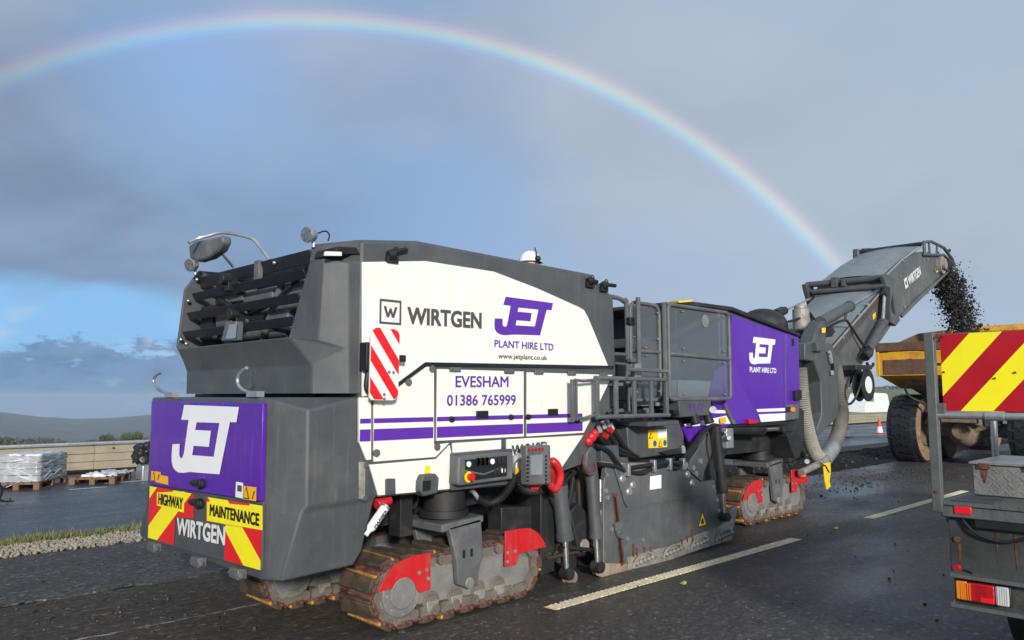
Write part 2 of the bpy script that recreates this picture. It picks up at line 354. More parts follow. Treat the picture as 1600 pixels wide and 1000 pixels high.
# ================================================================ ground and road
def asphalt(name, col, rough, wet, groove=False, fleck=0, bump=.5, speck=.25, joint=None, spec=.5, dist=.008):
    m = bpy.data.materials.new(name); m.use_nodes = True; t = m.node_tree; p = t.nodes['Principled BSDF']
    pos = t.nodes.new('ShaderNodeNewGeometry').outputs['Position']
    def mapped(sx_, sy_, sz_=1):
        q = t.nodes.new('ShaderNodeMapping'); q.inputs['Scale'].default_value = (sx_, sy_, sz_); t.links.new(pos, q.inputs['Vector']); return q.outputs[0]
    def nz(v, s, d=5, r=.6):
        n = t.nodes.new('ShaderNodeTexNoise'); n.inputs['Scale'].default_value = s; n.inputs['Detail'].default_value = d; n.inputs['Roughness'].default_value = r
        t.links.new(v, n.inputs['Vector']); return n.outputs[0]
    def rmp(v, a, b, c=0, d=1):
        n = t.nodes.new('ShaderNodeMapRange'); t.links.new(v, n.inputs[0])
        for i, q in enumerate((a, b, c, d)): n.inputs[i + 1].default_value = q
        return n.outputs[0]
    def mx(f, a, b):
        n = t.nodes.new('ShaderNodeMix'); n.data_type = 'RGBA'
        for i, v in ((0, f), (6, a), (7, b)):
            if hasattr(v, 'is_output'): t.links.new(v, n.inputs[i])
            else: n.inputs[i].default_value = v if i == 0 else (*v, 1)
        return n.outputs[2]
    fine = nz(pos, 85, 4, .8)
    c = mx(rmp(fine, .35, .72), tuple(x * (1 - speck) for x in col), tuple(x * (1 + speck * 2.2) for x in col))
    c = mx(rmp(nz(mapped(.25, 1.2), 1.1, 5), .38, .68, 0, .55 if speck > .15 else .12), c, tuple(x * .55 for x in col))
    sp_ = rmp(nz(pos, 38, 2, .5), .60, .70, 0, .5 if speck > .15 else 0); c = mx(sp_, c, tuple(x * 2.3 for x in col))
    c = mx(rmp(nz(mapped(.9, 2.2), 3.1, 6, .7), .52, .70, 0, .45 if speck > .15 else 0), c, tuple(x * 1.55 for x in col))
    mott = .15 if speck <= .15 else .8
    def cells(s):
        v = t.nodes.new('ShaderNodeTexVoronoi'); v.inputs['Scale'].default_value = s; t.links.new(mapped(.75, 1.0), v.inputs['Vector'])
        q = t.nodes.new('ShaderNodeSeparateColor'); t.links.new(v.outputs['Color'], q.inputs[0]); return q.outputs[0], q.outputs[1]
    ca, cb2 = cells(34); cc, cd = cells(70)
    c = mx(rmp(ca, .0, .55, .75 * mott, 0), c, tuple(x * .25 for x in col)); c = mx(rmp(ca, .72, 1, 0, .8 * mott), c, tuple(x * 2.6 for x in col))
    c = mx(rmp(cc, .75, 1, 0, .6 * mott), c, tuple(x * 3.2 for x in col))
    c = mx(rmp(cb2, .955, .975, 0, .75 * mott), c, tuple(x * 5.5 for x in col))
    c = mx(rmp(nz(mapped(1, 1.6), 15, 3, .6), .34, .66, 0, .62 * mott), c, tuple(x * .42 for x in col))
    c = mx(rmp(nz(mapped(1, 1.5), 26, 3, .6), .56, .68, 0, .55 * mott), c, tuple(x * 2.1 for x in col))
    c = mx(rmp(nz(mapped(.07, 1.9), 1, 4, .6), .42, .62, 0, .5 * mott), c, tuple(x * .6 for x in col))
    if groove:
        c = mx(rmp(nz(mapped(.6, 26), 1, 4, .7), .45, .75, 0, .6), c, tuple(x * 1.8 for x in col))
    if fleck:
        c = mx(rmp(nz(mapped(5, 42), 1, 2, .5), .73, .76, 0, fleck), c, (.42, .40, .37))
    if joint:
        s = t.nodes.new('ShaderNodeSeparateXYZ'); t.links.new(pos, s.inputs[0])
        a = t.nodes.new('ShaderNodeMath'); a.operation = 'SUBTRACT'; t.links.new(s.outputs[1], a.inputs[0]); a.inputs[1].default_value = joint
        n_ = t.nodes.new('ShaderNodeMath'); n_.operation = 'MULTIPLY_ADD'; t.links.new(nz(pos, 5, 3), n_.inputs[0]); n_.inputs[1].default_value = .10; n_.inputs[2].default_value = -.05
        a2 = t.nodes.new('ShaderNodeMath'); a2.operation = 'ADD'; t.links.new(a.outputs[0], a2.inputs[0]); t.links.new(n_.outputs[0], a2.inputs[1])
        b = t.nodes.new('ShaderNodeMath'); b.operation = 'ABSOLUTE'; t.links.new(a2.outputs[0], b.inputs[0])
        k = t.nodes.new('ShaderNodeMath'); k.operation = 'MULTIPLY'; t.links.new(rmp(b.outputs[0], .022, .008), k.inputs[0]); t.links.new(rmp(nz(pos, 6, 4, .7), .42, .58, 0, .9), k.inputs[1])
        c = mx(k.outputs[0], c, (.45, .43, .40))
    t.links.new(c, p.inputs['Base Color'])
    w = rmp(nz(mapped(.35, .8), .7, 4, .55), .42, .62)
    r_ = t.nodes.new('ShaderNodeMix'); r_.data_type = 'FLOAT'; t.links.new(w, r_.inputs[0]); r_.inputs[2].default_value = rough; r_.inputs[3].default_value = wet
    t.links.new(r_.outputs[0], p.inputs['Roughness'])
    b = t.nodes.new('ShaderNodeBump'); b.inputs['Strength'].default_value = bump; b.inputs['Distance'].default_value = dist; p.inputs['Specular IOR Level'].default_value = spec
    h = t.nodes.new('ShaderNodeMath'); h.operation = 'ADD'; t.links.new(nz(pos, 70, 4, .75), h.inputs[0])
    h2 = t.nodes.new('ShaderNodeMath'); h2.operation = 'MULTIPLY'; t.links.new(nz(mapped(1.2, 60) if groove else pos, 1 if groove else 9, 3), h2.inputs[0]); h2.inputs[1].default_value = 1.4 if groove else .6
    t.links.new(h2.outputs[0], h.inputs[1]); t.links.new(h.outputs[0], b.inputs['Height']); t.links.new(b.outputs[0], p.inputs['Normal'])
    return m
A_main = asphalt('wet_asphalt', (.064, .058, .052), .60, .24, bump=.9, speck=.5, spec=.5, dist=.011)
A_mill = asphalt('milled_asphalt', (.066, .055, .044), .85, .65, groove=True, fleck=.8, bump=1.0, joint=6.2, spec=.25, dist=.02)
A_mill2 = asphalt('loose_milled_asphalt', (.022, .018, .015), .9, .8, groove=True, bump=1.0, spec=.2, dist=.03)
A_old = asphalt('coarse_dark_asphalt', (.078, .073, .068), .85, .7, bump=1.0, speck=.6, spec=.3, dist=.02)
A_far = asphalt('blue_grey_asphalt', (.060, .066, .075), .5, .32, bump=.35)
def sheet(name, x0, x1, y0, y1, z, m):
    o = MB().add([(x0, y0, z), (x1, y0, z), (x1, y1, z), (x0, y1, z)], [(0, 1, 2, 3)]).build(name, m, None, smooth=False); o['kind'] = 'structure'; return o
b = MB().add([(-60, -16, 0), (600, -16, 0), (600, 5.2, 0), (-60, 5.2, 0)], [(0, 1, 2, 3)])
b.add([(7.4, 5.2, 0), (600, 5.2, 0), (600, 7.55, 0), (7.4, 7.55, 0)], [(0, 1, 2, 3)])
b.add([(7.4, 5.2, 0), (7.4, 7.55, 0), (7.4, 7.55, -.012), (7.4, 5.2, -.012)], [(0, 1, 2, 3)])
b.add([(-60, 5.2, 0), (7.4, 5.2, 0), (7.4, 5.2, -.012), (-60, 5.2, -.012)], [(0, 1, 2, 3)])
tag(b.build('road', A_main, smooth=False), kind='structure')
sheet('milled_lane', -60, 7.4, 5.2, 7.55, -.012, A_mill)
b = MB()                                            # ragged broken edge of the coarse lane beside the cut
n = 140; xs = [-12 + i * .15 for i in range(n)]
ys = [7.55 + random.uniform(-.06, .08) for _ in xs]
for i in range(n - 1):
    b.add([(xs[i], ys[i], 0), (xs[i + 1], ys[i + 1], 0), (xs[i + 1], 7.75, 0), (xs[i], 7.75, 0)], [(0, 1, 2, 3)])
    b.add([(xs[i], ys[i], 0), (xs[i + 1], ys[i + 1], 0), (xs[i + 1], ys[i + 1], -.02), (xs[i], ys[i], -.02)], [(3, 2, 1, 0)])
b.add([(-60, 7.75, 0), (8.93, 7.75, 0), (8.93, 9.75, 0), (-60, 9.75, 0)], [(0, 1, 2, 3)])
b.add([(-60, 7.55, 0), (xs[0], 7.55, 0), (xs[0], 7.75, 0), (-60, 7.75, 0)], [(0, 1, 2, 3)])
tag(b.build('coarse_lane', A_old, smooth=False), kind='structure')
b = MB(); n = 260; rows = 12; vv = []; ff = []          # heaped loose millings on the lane already planed
for i in range(n):
    x = 8.93 + i * .22 if i < n - 1 else 600
    for j in range(rows):
        t = j / (rows - 1); y = 7.55 + 2.45 * t + (random.uniform(-.12, .12) if 0 < j < rows - 1 or j == 0 else 0)
        vv.append((x, y, 0 if j in (0, rows - 1) else .06 + .05 * math.sin(t * 9 + i * .05) + random.uniform(-.03, .03)))
for i in range(n - 1):
    for j in range(rows - 1): ff.append((i * rows + j, (i + 1) * rows + j, (i + 1) * rows + j + 1, i * rows + j + 1))
tag(b.add(vv, ff).build('planed_lane', A_mill2), kind='structure')
sheet('barrier_foot_shade', -60, 160, 19.0, 19.56, .003, A_mill2)  # dark strip painting in the shade along the foot of the barrier
G['soil'] = mat('gravelly_soil', (.12, .10, .075), .9, 0, .3, 6, .6, 40, space='P')
sheet('verge', -60, 600, 9.75, 10.95, -.012, G['soil'])
sheet('far_carriageway', -60, 600, 10.95, 21.5, -.004, A_far)
A_line = asphalt('worn_cream_marking', (.92, .80, .57), .6, .5, bump=1.0, speck=.15, spec=.25, dist=.02)
for x0, x1 in ((-1.85, 2.6), (4.77, 9.15), (11.37, 15.85), (18.0, 22.4), (24.6, 29.0), (31.2, 35.6)):
    mk_ = sheet('road_marking', x0, x1, 4.29, 4.43, .004, A_line)
    if x0 > 0 and x0 < 20:
        rb = MB(); xx = x0 + .03
        while xx < x1 - .06:
            rb.add([(xx, 4.292, .0045), (xx + .028, 4.292, .0045), (xx + .068, 4.428, .0045), (xx + .04, 4.428, .0045), (xx + .006, 4.295, .011), (xx + .022, 4.295, .011), (xx + .062, 4.425, .011), (xx + .046, 4.425, .011)], [(4, 5, 6, 7), (0, 1, 5, 4), (1, 2, 6, 5), (2, 3, 7, 6), (3, 0, 4, 7)]); xx += .06
        tag(rb.build('marking_ribs', A_line, mk_, smooth=False), kind='stuff')
A_white = asphalt('white_marking', (.55, .55, .53), .6, .5, bump=.4, speck=.1)
sheet('edge_line', 5.3, 300, 16.55, 16.68, .001, A_white)
sheet('edge_line', 4.5, 5.15, 15.92, 16.02, .001, A_white)
# open country, falling away to the left and rising gently on the right
def sst(a, b, x):
    t = min(1, max(0, (x - a) / (b - a))); return t * t * (3 - 2 * t)
def lerp_tab(tab, r):
    for (r0, z0), (r1, z1) in zip(tab, tab[1:]):
        if r <= r1: return z0 + (z1 - z0) * sst(r0, r1, r)
    return tab[-1][1]
TL = [(0, -.5), (60, -2.5), (160, -9), (500, -36), (1100, -66), (1500, -62), (2050, -46), (2600, -60), (5000, -160)]
TR = [(0, -.5), (60, -.6), (150, -.1), (420, 4.1), (900, 7.0), (2000, 8), (5000, 0)]
def terrain(x, y):
    r = math.hypot(x, y); a = math.degrees(math.atan2(y, x))
    wl = sst(30, 56, a) if a < 120 else sst(170, 130, a)
    z = lerp_tab(TL, r) * wl + lerp_tab(TR, r) * (1 - wl)
    z += (math.sin(x * .004 + 1) + math.sin(y * .0031 + x * .0017)) * min(1, r / 2500) * 4.0 + math.sin(a * .55 + 2) * 8 * sst(900, 1900, r) + math.sin(a * 1.7) * 3 * sst(900, 1900, r)
    k = sst(21, 60, y) if y > 0 else sst(-17, -60, y)
    return -.5 + (z + .5) * k
b = MB(); radii = [0, 12, 20, 26, 34, 45, 60, 80, 110, 150, 200, 270, 360, 480, 640, 850, 1100, 1300, 1500, 1700, 1850, 1950, 2050, 2150, 2300, 2600, 3200, 4200, 6000]
na = 180; vv = []; ff = []
for r in radii:
    for j in range(na):
        x, y = r * math.cos(6.28319 * j / na), r * math.sin(6.28319 * j / na); vv.append((x, y, terrain(x, y)))
for i in range(len(radii) - 1):
    for j in range(na): ff.append((i * na + j, (i + 1) * na + j, (i + 1) * na + (j + 1) % na, i * na + (j + 1) % na))
b.add(vv, ff)
gm = mat('fields_and_woods', (.055, .066, .036), .95, 0, .3, .02, 0, 1, (.016, .024, .018), .97, .007, space='P')
tag(b.build('ground', gm), kind='structure')
b = MB(); vv = []; ff = []; rr_l = [75, 110, 150, 200, 260, 320, 392]; na = 24      # green field on the rising side
for q in rr_l:
    for j in range(na + 1):
        a = R(5 + 27 * j / na); x, y = q * math.cos(a), q * math.sin(a); y = max(y, 23); vv.append((x, y, terrain(x, y) + .12))
for i in range(len(rr_l) - 1):
    for j in range(na): ff.append((i * (na + 1) + j, (i + 1) * (na + 1) + j, (i + 1) * (na + 1) + j + 1, i * (na + 1) + j + 1))
tag(b.add(vv, ff).build('field', mat('field_grass', (.15, .18, .055), .95, 0, .25, .05, 0, 1, (.14, .115, .06), .8, .03, space='P')), kind='structure')
# gravel strip and grass on the reserve
def chunks(name, m, spots, label, cat, lo=.5, parent=None):
    b = MB(); t = (1 + 5 ** .5) / 2
    iv = [Vector(v).normalized() for v in ((-1, t, 0), (1, t, 0), (-1, -t, 0), (1, -t, 0), (0, -1, t), (0, 1, t), (0, -1, -t), (0, 1, -t), (t, 0, -1), (t, 0, 1), (-t, 0, -1), (-t, 0, 1))]
    fi = [(0, 11, 5), (0, 5, 1), (0, 1, 7), (0, 7, 10), (0, 10, 11), (1, 5, 9), (5, 11, 4), (11, 10, 2), (10, 7, 6), (7, 1, 8), (3, 9, 4), (3, 4, 2), (3, 2, 6), (3, 6, 8), (3, 8, 9), (4, 9, 5), (2, 4, 11), (6, 2, 10), (8, 6, 7), (9, 8, 1)]
    for (x, y, z, r) in spots:
        q = Matrix.Rotation(random.uniform(0, 6.28), 3, Vector((random.gauss(0, 1), random.gauss(0, 1), random.gauss(0, 1))).normalized())
        s3 = Vector((random.uniform(lo, 1), random.uniform(lo, 1), random.uniform(lo, 1)))
        b.cur = random.randrange(len(m)) if isinstance(m, list) else 0
        b.add([Vector((x, y, z)) + q @ Vector((v.x * s3.x, v.y * s3.y, v.z * s3.z)) * r * random.uniform(.8, 1.2) for v in iv], fi)
    o = b.build(name, m, parent, smooth=False); tag(o, label, cat, kind='stuff'); return o
sm = [mat('pale_stone', (.30, .265, .205), .85, 0, .2, 30), mat('buff_stone', (.27, .22, .16), .85, 0, .2, 30), mat('grey_stone', (.20, .19, .17), .85, 0, .2, 30)]
sp = []
for _ in range(9000):
    x = random.uniform(-1.5, 9.5); k = random.random()
    sp.append((x, 9.72 + .02 * x + k * .62 + random.gauss(0, .03), random.uniform(-.005, .025), random.uniform(.012, .034)))
chunks('gravel_strip', sm, sp, 'pale gravel strip along the edge of the dark lane', 'gravel')
b = MB()
for _ in range(9000):
    x = random.uniform(-1.5, 10); y = 10.33 + .02 * x + abs(random.gauss(0, .22)); h = random.uniform(.03, .10) * (1.2 if math.sin(x * 5) > 0 else .8); a = random.uniform(0, 6.28)
    dx, dy = math.cos(a) * .008, math.sin(a) * .008; lx, ly = random.gauss(0, .03), random.gauss(0, .03)
    b.cur = random.randrange(2)
    b.add([(x - dx, y - dy, -.01), (x + dx, y + dy, -.01), (x + lx, y + ly, h)], [(0, 1, 2)])
tag(b.build('grass_strip', [mat('short_grass', (.10, .14, .03), .8, 0, .3, 8), mat('dry_grass', (.21, .19, .07), .8, 0, .3, 8)], smooth=False), 'thin green grass growing along the gravel strip', 'grass', kind='stuff')
# loose millings lying on the road
cm_ = [mat('asphalt_crumb', (.018, .017, .017), .8, 0, .3, 30), mat('asphalt_crumb_grey', (.05, .048, .045), .8, 0, .3, 30)]
sp = []
for _ in range(800):
    x = random.gauss(17.5, 2.4); sp.append((x, random.gauss(6.2, .5), .005, abs(random.gauss(0, .012)) + .005))
for _ in range(240):
    x = random.uniform(4, 22); sp.append((x, random.uniform(1.8, 5.6), .005, abs(random.gauss(0, .008)) + .004))
for _ in range(1500):
    x = random.uniform(9, 60); sp.append((x, 8.6 + random.gauss(0, .5), .10, abs(random.gauss(0, .02)) + .008))
for _ in range(500):
    sp.append((random.uniform(-1, 3.2), random.uniform(5.3, 9.6), 0, abs(random.gauss(0, .008)) + .004))
pal = [(random.uniform(3.5, 16), random.uniform(1.6, 6.2), .003, random.uniform(.002, .006)) for _ in range(420)] + [(random.uniform(-.5, 3.4), random.uniform(4.9, 9.4), 0, random.uniform(.002, .006)) for _ in range(240)]
chunks('pale_chippings', sm, [q for q in pal if not (2.9 < q[0] < 11.6 and 4.6 < q[1] < 7.5)], 'tiny pale stone chips scattered over the dark road', 'chippings')
chunks('loose_millings', cm_, [q for q in sp if not (2.9 < q[0] < 11.6 and 4.6 < q[1] < 7.5)], 'black asphalt crumbs scattered over the wet road', 'millings')
# barrier beside the far carriageway: boards, posts and a top rail
bar = empty('barrier', (20, 20, 0), 'long low beige boarded barrier with a grey rail along the far carriageway', 'barrier')
x0 = -12
while x0 < 150:
    for z0, z1 in ((.035, .205), (.215, .385), (.395, .565)):
        MB().box(x0 + .004, x0 + 5.996, 19.57 + random.uniform(-.004, .004), 19.66, z0, z1).build('board', 'concrete', bar, .006)
    MB().box(x0 - .05, x0 + .05, 19.665, 19.76, -.3, .58).build('post', 'galv', bar)
    x0 += 6
MB().box(-12, 150, 19.53, 19.70, .58, .655).build('top_rail', 'galv', bar, .02)
MB().box(-12, 150, 19.60, 19.75, -.3, .03).build('footing', 'dgrey', bar)
for q in range(14): MB().cyl((-6 + q * 3.1, 19.572, .50), (-6 + q * 3.1, 19.535, .50), .022, 8).build('bolt', 'dgrey', bar)
# trees and bushes beyond the barrier
def tree(name, x, y, h, w, m, label, n=2600, bushy=True):
    z0 = terrain(x, y)
    t = empty(name, (x, y, z0), label, 'tree' if not bushy else 'bush', 'far bushes beyond the barrier')
    k = MB(); k.cyl((x, y, z0 - .3), (x, y, z0 + h * .5), w * .05, 8, w * .02)
    lobes = []
    for i in range(9):
        a = random.uniform(0, 6.28); rr = random.uniform(.1, .36) * w
        c = Vector((x + rr * math.cos(a), y + rr * math.sin(a), z0 + h * random.uniform(.28, .78)))
        lobes.append((c, w * random.uniform(.13, .24))); k.cyl((x, y, z0 + h * .25), c, w * .018, 5, w * .006)
    k.build('trunk', 'bark', t)
    b = MB()
    for i in range(n):
        c, r = random.choice(lobes)
        d = Vector((random.gauss(0, 1), random.gauss(0, 1), random.gauss(0, 1))).normalized() * r * random.uniform(.55, 1.1); d.z *= .85
        p = c + d; s_ = random.uniform(.025, .06) * w * .7
        u = Vector((random.gauss(0, 1), random.gauss(0, 1), random.gauss(0, 1))).normalized(); v = u.orthogonal().normalized()
        b.add([p - u * s_, p + v * s_ * .5, p + u * s_, p - v * s_ * .5], [(0, 1, 2, 3)])
    b.build('crown', m, t, smooth=False)
for px_az, r, e_top, w, m, lab in (
    (76.1, 150, -2.75, 4.2, 'leaf', 'small round dark bush above the wrapped pallet'),
    (72.3, 165, -2.45, 5.0, 'leaf', 'leftmost tall bush of the green clump beyond the barrier'),
    (70.9, 160, -2.25, 5.6, 'leaf', 'tallest bush of the green clump beyond the barrier'),
    (69.6, 160, -2.5, 5.2, 'leaf2', 'paler middle bush in the clump beyond the barrier'),
    (68.2, 158, -2.42, 5.6, 'leaf', 'bush of the clump just left of the grey machine'),
    (66.6, 160, -2.55, 5.6, 'leaf2', 'bush of the clump half hidden by the rear of the machine'),
    (78.6, 230, -2.75, 12, 'leaf2', 'wide brownish thicket at the left edge')):
    h = 1.7 + r * math.tan(R(e_top)) - terrain(r * math.cos(R(px_az)), r * math.sin(R(px_az))); h /= .98
    tree('bush', r * math.cos(R(px_az)), r * math.sin(R(px_az)), h, w, m, lab)
b = MB()
for i in range(5200):
    a = R(random.uniform(8, 30)); r_ = 400 + 18 * math.sin(a * 60); hh = 1.6 + 1.1 * math.sin(a * 130) * math.sin(a * 47) + (2.5 if math.sin(a * 83) > .93 else 0)
    x, y = r_ * math.cos(a), r_ * math.sin(a); p = Vector((x + random.gauss(0, 1), y + random.gauss(0, 1), terrain(x, y) + random.uniform(0, max(.6, hh)))); s_ = random.uniform(.25, .6)
    u = Vector((random.gauss(0, 1), random.gauss(0, 1), random.gauss(0, 1))).normalized(); v = u.orthogonal().normalized()
    b.add([p - u * s_, p + v * s_ * .6, p + u * s_, p - v * s_ * .6], [(0, 1, 2, 3)])
tag(b.build('hedge', 'leaf2', None, smooth=False), 'low far hedge along the green field skyline', 'hedge', kind='stuff')
b = MB()
for i in range(9000):
    a = R(random.uniform(62, 84)); r_ = 620 + 60 * math.sin(a * 31); e_ = R(-2.86 + .16 * math.sin(a * 57) + .10 * math.sin(a * 143 + 1) + (.12 if a > R(74) else 0))
    x, y = r_ * math.cos(a), r_ * math.sin(a); zt = 1.7 + r_ * math.tan(e_); z0 = terrain(x, y)
    p = Vector((x + random.gauss(0, 3), y + random.gauss(0, 3), z0 + (zt - z0) * random.random() ** .6)); s_ = random.uniform(.8, 1.8)
    u = Vector((random.gauss(0, 1), random.gauss(0, 1), random.gauss(0, 1))).normalized(); v = u.orthogonal().normalized()
    b.add([p - u * s_, p + v * s_ * .7, p + u * s_, p - v * s_ * .7], [(0, 1, 2, 3)])
tag(b.build('wood', mat('brown_winter_wood', (.075, .06, .045), .9, 0, .3, .05, space='P'), None, smooth=False), 'brownish hazy wood in the valley below the hill', 'wood', kind='stuff')
# ================================================================ the milling machine
sc.cycles.use_denoising = True
YS = 4.71; YC = 6.03
mm = empty('milling_machine', (3, YC, 0), 'large grey, white and purple tracked road milling machine', 'milling machine')
def mir(v): return (v[0], 2 * YC - v[1], v[2])
# rear housing ---------------------------------------------------------------
E1, E2, E3 = (2.6, 5.02, 1.69), (2.6, 5.0, .93), (2.6, 4.985, .47)
R1, R2, R3, R4 = (2.757, 4.71, 1.608), (2.768, 4.71, .965), (2.74, 4.735, .925), (2.625, 4.78, .49)
F1, F2, F3, F4, F4b, F5, F6 = (3.158, 4.712, 1.694), (3.157, 4.712, 1.394), (3.25, 4.712, 1.215), (3.338, 4.712, .99), (3.325, 4.737, .955), (3.232, 4.745, .604), (3.17, 4.75, .52)
b = MB()
nv = [E1, E2, E3, R1, R2, R3, R4, F1, F2, F3, F4, F4b, F5, F6]
nf = [(0, 1, 4, 3), (1, 2, 6, 5), (1, 5, 4), (3, 4, 10, 9, 8, 7), (4, 5, 11, 10), (5, 6, 13, 12, 11), (0, 3, 7)]
b.add(nv, nf); b.add([mir(v) for v in nv], [f[::-1] for f in nf])
mE = [mir(v) for v in (E1, E2, E3)]
b.add([E1, E2, E3] + mE, [(0, 3, 4, 1), (1, 4, 5, 2)])
b.add([E1, mir(E1), mir(F1), F1], [(0, 3, 2, 1)])
b.add([E3, mir(E3), mir(R4), R4], [(0, 1, 2, 3)]); b.add([R4, mir(R4), mir(F6), F6], [(0, 1, 2, 3)])
b.add([F1, F2, F3, F4, F4b, F5, F6] + [mir(q) for q in (F1, F2, F3, F4, F4b, F5, F6)], [(0, 7, 8, 1), (1, 8, 9, 2), (2, 9, 10, 3), (3, 10, 11, 4), (4, 11, 12, 5), (5, 12, 13, 6)])
bmh = bmesh.new()
ho = b.build('rear_housing', 'grey', mm, 0, smooth=False)
bmh.from_mesh(ho.data); bmesh.ops.remove_doubles(bmh, verts=bmh.verts, dist=.002); bmesh.ops.recalc_face_normals(bmh, faces=bmh.faces); bmh.to_mesh(ho.data); bmh.free()
bv = ho.modifiers.new('bevel', 'BEVEL'); bv.width = .016; bv.segments = 3; bv.limit_method = 'ANGLE'; bv.angle_limit = R(12)
ho.data.polygons.foreach_set('use_smooth', [True] * len(ho.data.polygons)); ho.data.set_sharp_from_angle(angle=R(40))
side('bracket', [(3.163,1.241),(3.216,1.238),(3.218,0.977),(3.169,0.981)], 4.690, 4.712, 'bare', ho, .006)
MB().cyl((3.205, 4.694, 1.215), (3.205, 4.676, 1.215), .018, 10).cyl((3.205, 4.694, .985), (3.205, 4.676, .985), .018, 10).build('bolt', 'steel', ho)
# rear door with the white emblem
def rx(p, dx=0): return (2.6 - dx, p[0], p[1])
dq = [(6.985,1.659),(4.989,1.652),(4.976,0.997),(6.946,0.954)]
door = MB().prism(dq, 'x', 2.574, 2.604).build('rear_door', 'purple', mm, .004)
tag(door, 'purple rear door with a large white three letter emblem')
emblem('emblem', (2.570, 6.492, 1.095), (0, -1, 0), (0, 0, 1), 1.16, .535, 'vwhite', door)
def rquad(name, p, m, par, x=2.570): return flat(name, [(x, q[0], q[1]) for q in p], m, par)
rquad('warning_sticker', [(6.906,1.071),(6.701,1.075),(6.698,1.049),(6.542,1.049),(6.534,0.982),(6.909,0.986)], 'orange', door)
rquad('warning_sticker', [(5.222,1.080),(5.034,1.085),(5.031,0.992),(5.224,0.988)], 'orange', door)
rquad('white_sticker', [(5.338,1.100),(5.229,1.099),(5.227,0.992),(5.341,0.993)], 'vwhite', door)
rquad('white_sticker_picture', [(5.311,1.080),(5.244,1.078),(5.244,1.036),(5.314,1.037)], 'pink', door, 2.568)
for (a, c) in ((66, 480), (550, 568)):
    p0 = (6.848,1.027) if a == 66 else (5.172,1.035)
    y, z = p0
    rquad('warning_triangle', [(y + .045, z - .04), (y, z + .05), (y - .045, z - .04)], 'pink', door, 2.567)
    rquad('warning_triangle', [(y + .03, z - .031), (y, z + .03), (y - .03, z - .031)], 'orange', door, 2.565)
rquad('warning_flash', [(6.740,1.054),(6.716,1.055),(6.743,1.006),(6.760,1.005)], 'pink', door, 2.567)
rquad('warning_flash', [(5.065,1.059),(5.048,1.059),(5.078,1.002),(5.092,1.002)], 'pink', door, 2.567)
def latch(c, par):
    y, z = c; m_ = MB().box(2.54, 2.572, y - .10, y + .10, z - .022, z + .022); m_.cyl((2.575, y - .05, z), (2.53, y - .05, z), .038, 14); m_.box(2.528, 2.55, y - .09, y + .10, z - .012, z + .014)
    m_.build('latch', 'black', par, .006)
latch((5.933,1.043), door)
# lower rear panel with chevrons
pan = MB().prism([(6.961,0.937),(4.964,0.970),(4.957,0.540),(6.951,0.491)], 'x', 2.582, 2.603).build('lower_rear_panel', 'grey', mm, .004)
def chev(quad, p0, sgn, wdt=.19, x=2.578):
    nx, ny = sgn * .56, .83; o = nx * p0[0] + ny * p0[1] - 1.5 * wdt
    for i, p in stripes(quad, nx, ny, o, wdt, -8, 10):
        flat('chevron_stripe', [(x, a, c) for a, c in p], 'syel' if i % 2 else 'sred', pan)
pl = (6.716,0.648)
chev([(6.947,0.939),(6.053,0.952),(6.035,0.768),(6.380,0.746)], pl, 1); chev([(6.947,0.939),(6.380,0.746),(6.398,0.523),(6.939,0.512)], pl, 1)
pr = (5.228,0.674)
chev([(5.822,0.949),(4.954,0.968),(4.960,0.809),(5.817,0.771)], pr, -1); chev([(5.497,0.782),(4.960,0.808),(4.959,0.547),(5.496,0.536)], pr, -1)
rquad('word_plate', [(6.777,0.901),(6.221,0.956),(6.219,0.793),(6.765,0.796)], 'syel', pan, 2.575)
rquad('word_plate', [(5.811,0.917),(4.949,0.962),(4.939,0.810),(5.799,0.778)], 'syel', pan, 2.575)
def rtext(name, s, bl, br, h, m, bold=.02, x=2.572):
    text(name, s, (x, bl[0], bl[1]), (0, br[0] - bl[0], br[1] - bl[1]), (0, 0, 1), math.hypot(br[0] - bl[0], br[1] - bl[1]), h, m, pan, bold)
rtext('lettering', 'HIGHWAY', (6.734,0.808), (6.236,0.814), .094, 'black', .045)
rtext('lettering', 'MAINTENANCE', (5.750,0.820), (4.983,0.830), .088, 'black', .05)
rtext('lettering', 'WIRTGEN', (6.334,0.611), (5.481,0.637), .137, 'swhite', .05)
latch((5.947,0.896), pan)
for q in ((6.752,0.477), (5.892,0.486), (5.252,0.501)):
    MB().box(2.53, 2.6, q[0] - .07, q[0] + .07, q[1] - .05, q[1] + .02).cyl((2.55, q[0] - .09, q[1] - .02), (2.55, q[0] + .09, q[1] - .02), .022, 8).build('hinge', 'grey2', pan, .008)
# grab hooks on top of the door
for p in ([(2.620,6.901,1.905),(2.620,7.048,1.875),(2.620,7.072,1.817),(2.620,6.948,1.757),(2.620,6.714,1.719)], [(2.620,5.333,1.903),(2.620,5.450,1.860),(2.620,5.467,1.797),(2.620,5.388,1.748),(2.620,5.238,1.720)]):
    h_ = MB().tube(smoothpath(p), .013, 8); q = Vector(p[-1]); h_.box(q.x - .03, q.x + .03, q.y - .12, q.y + .03, q.z - .025, q.z + .015); h_.build('grab_hook', 'galv', mm)
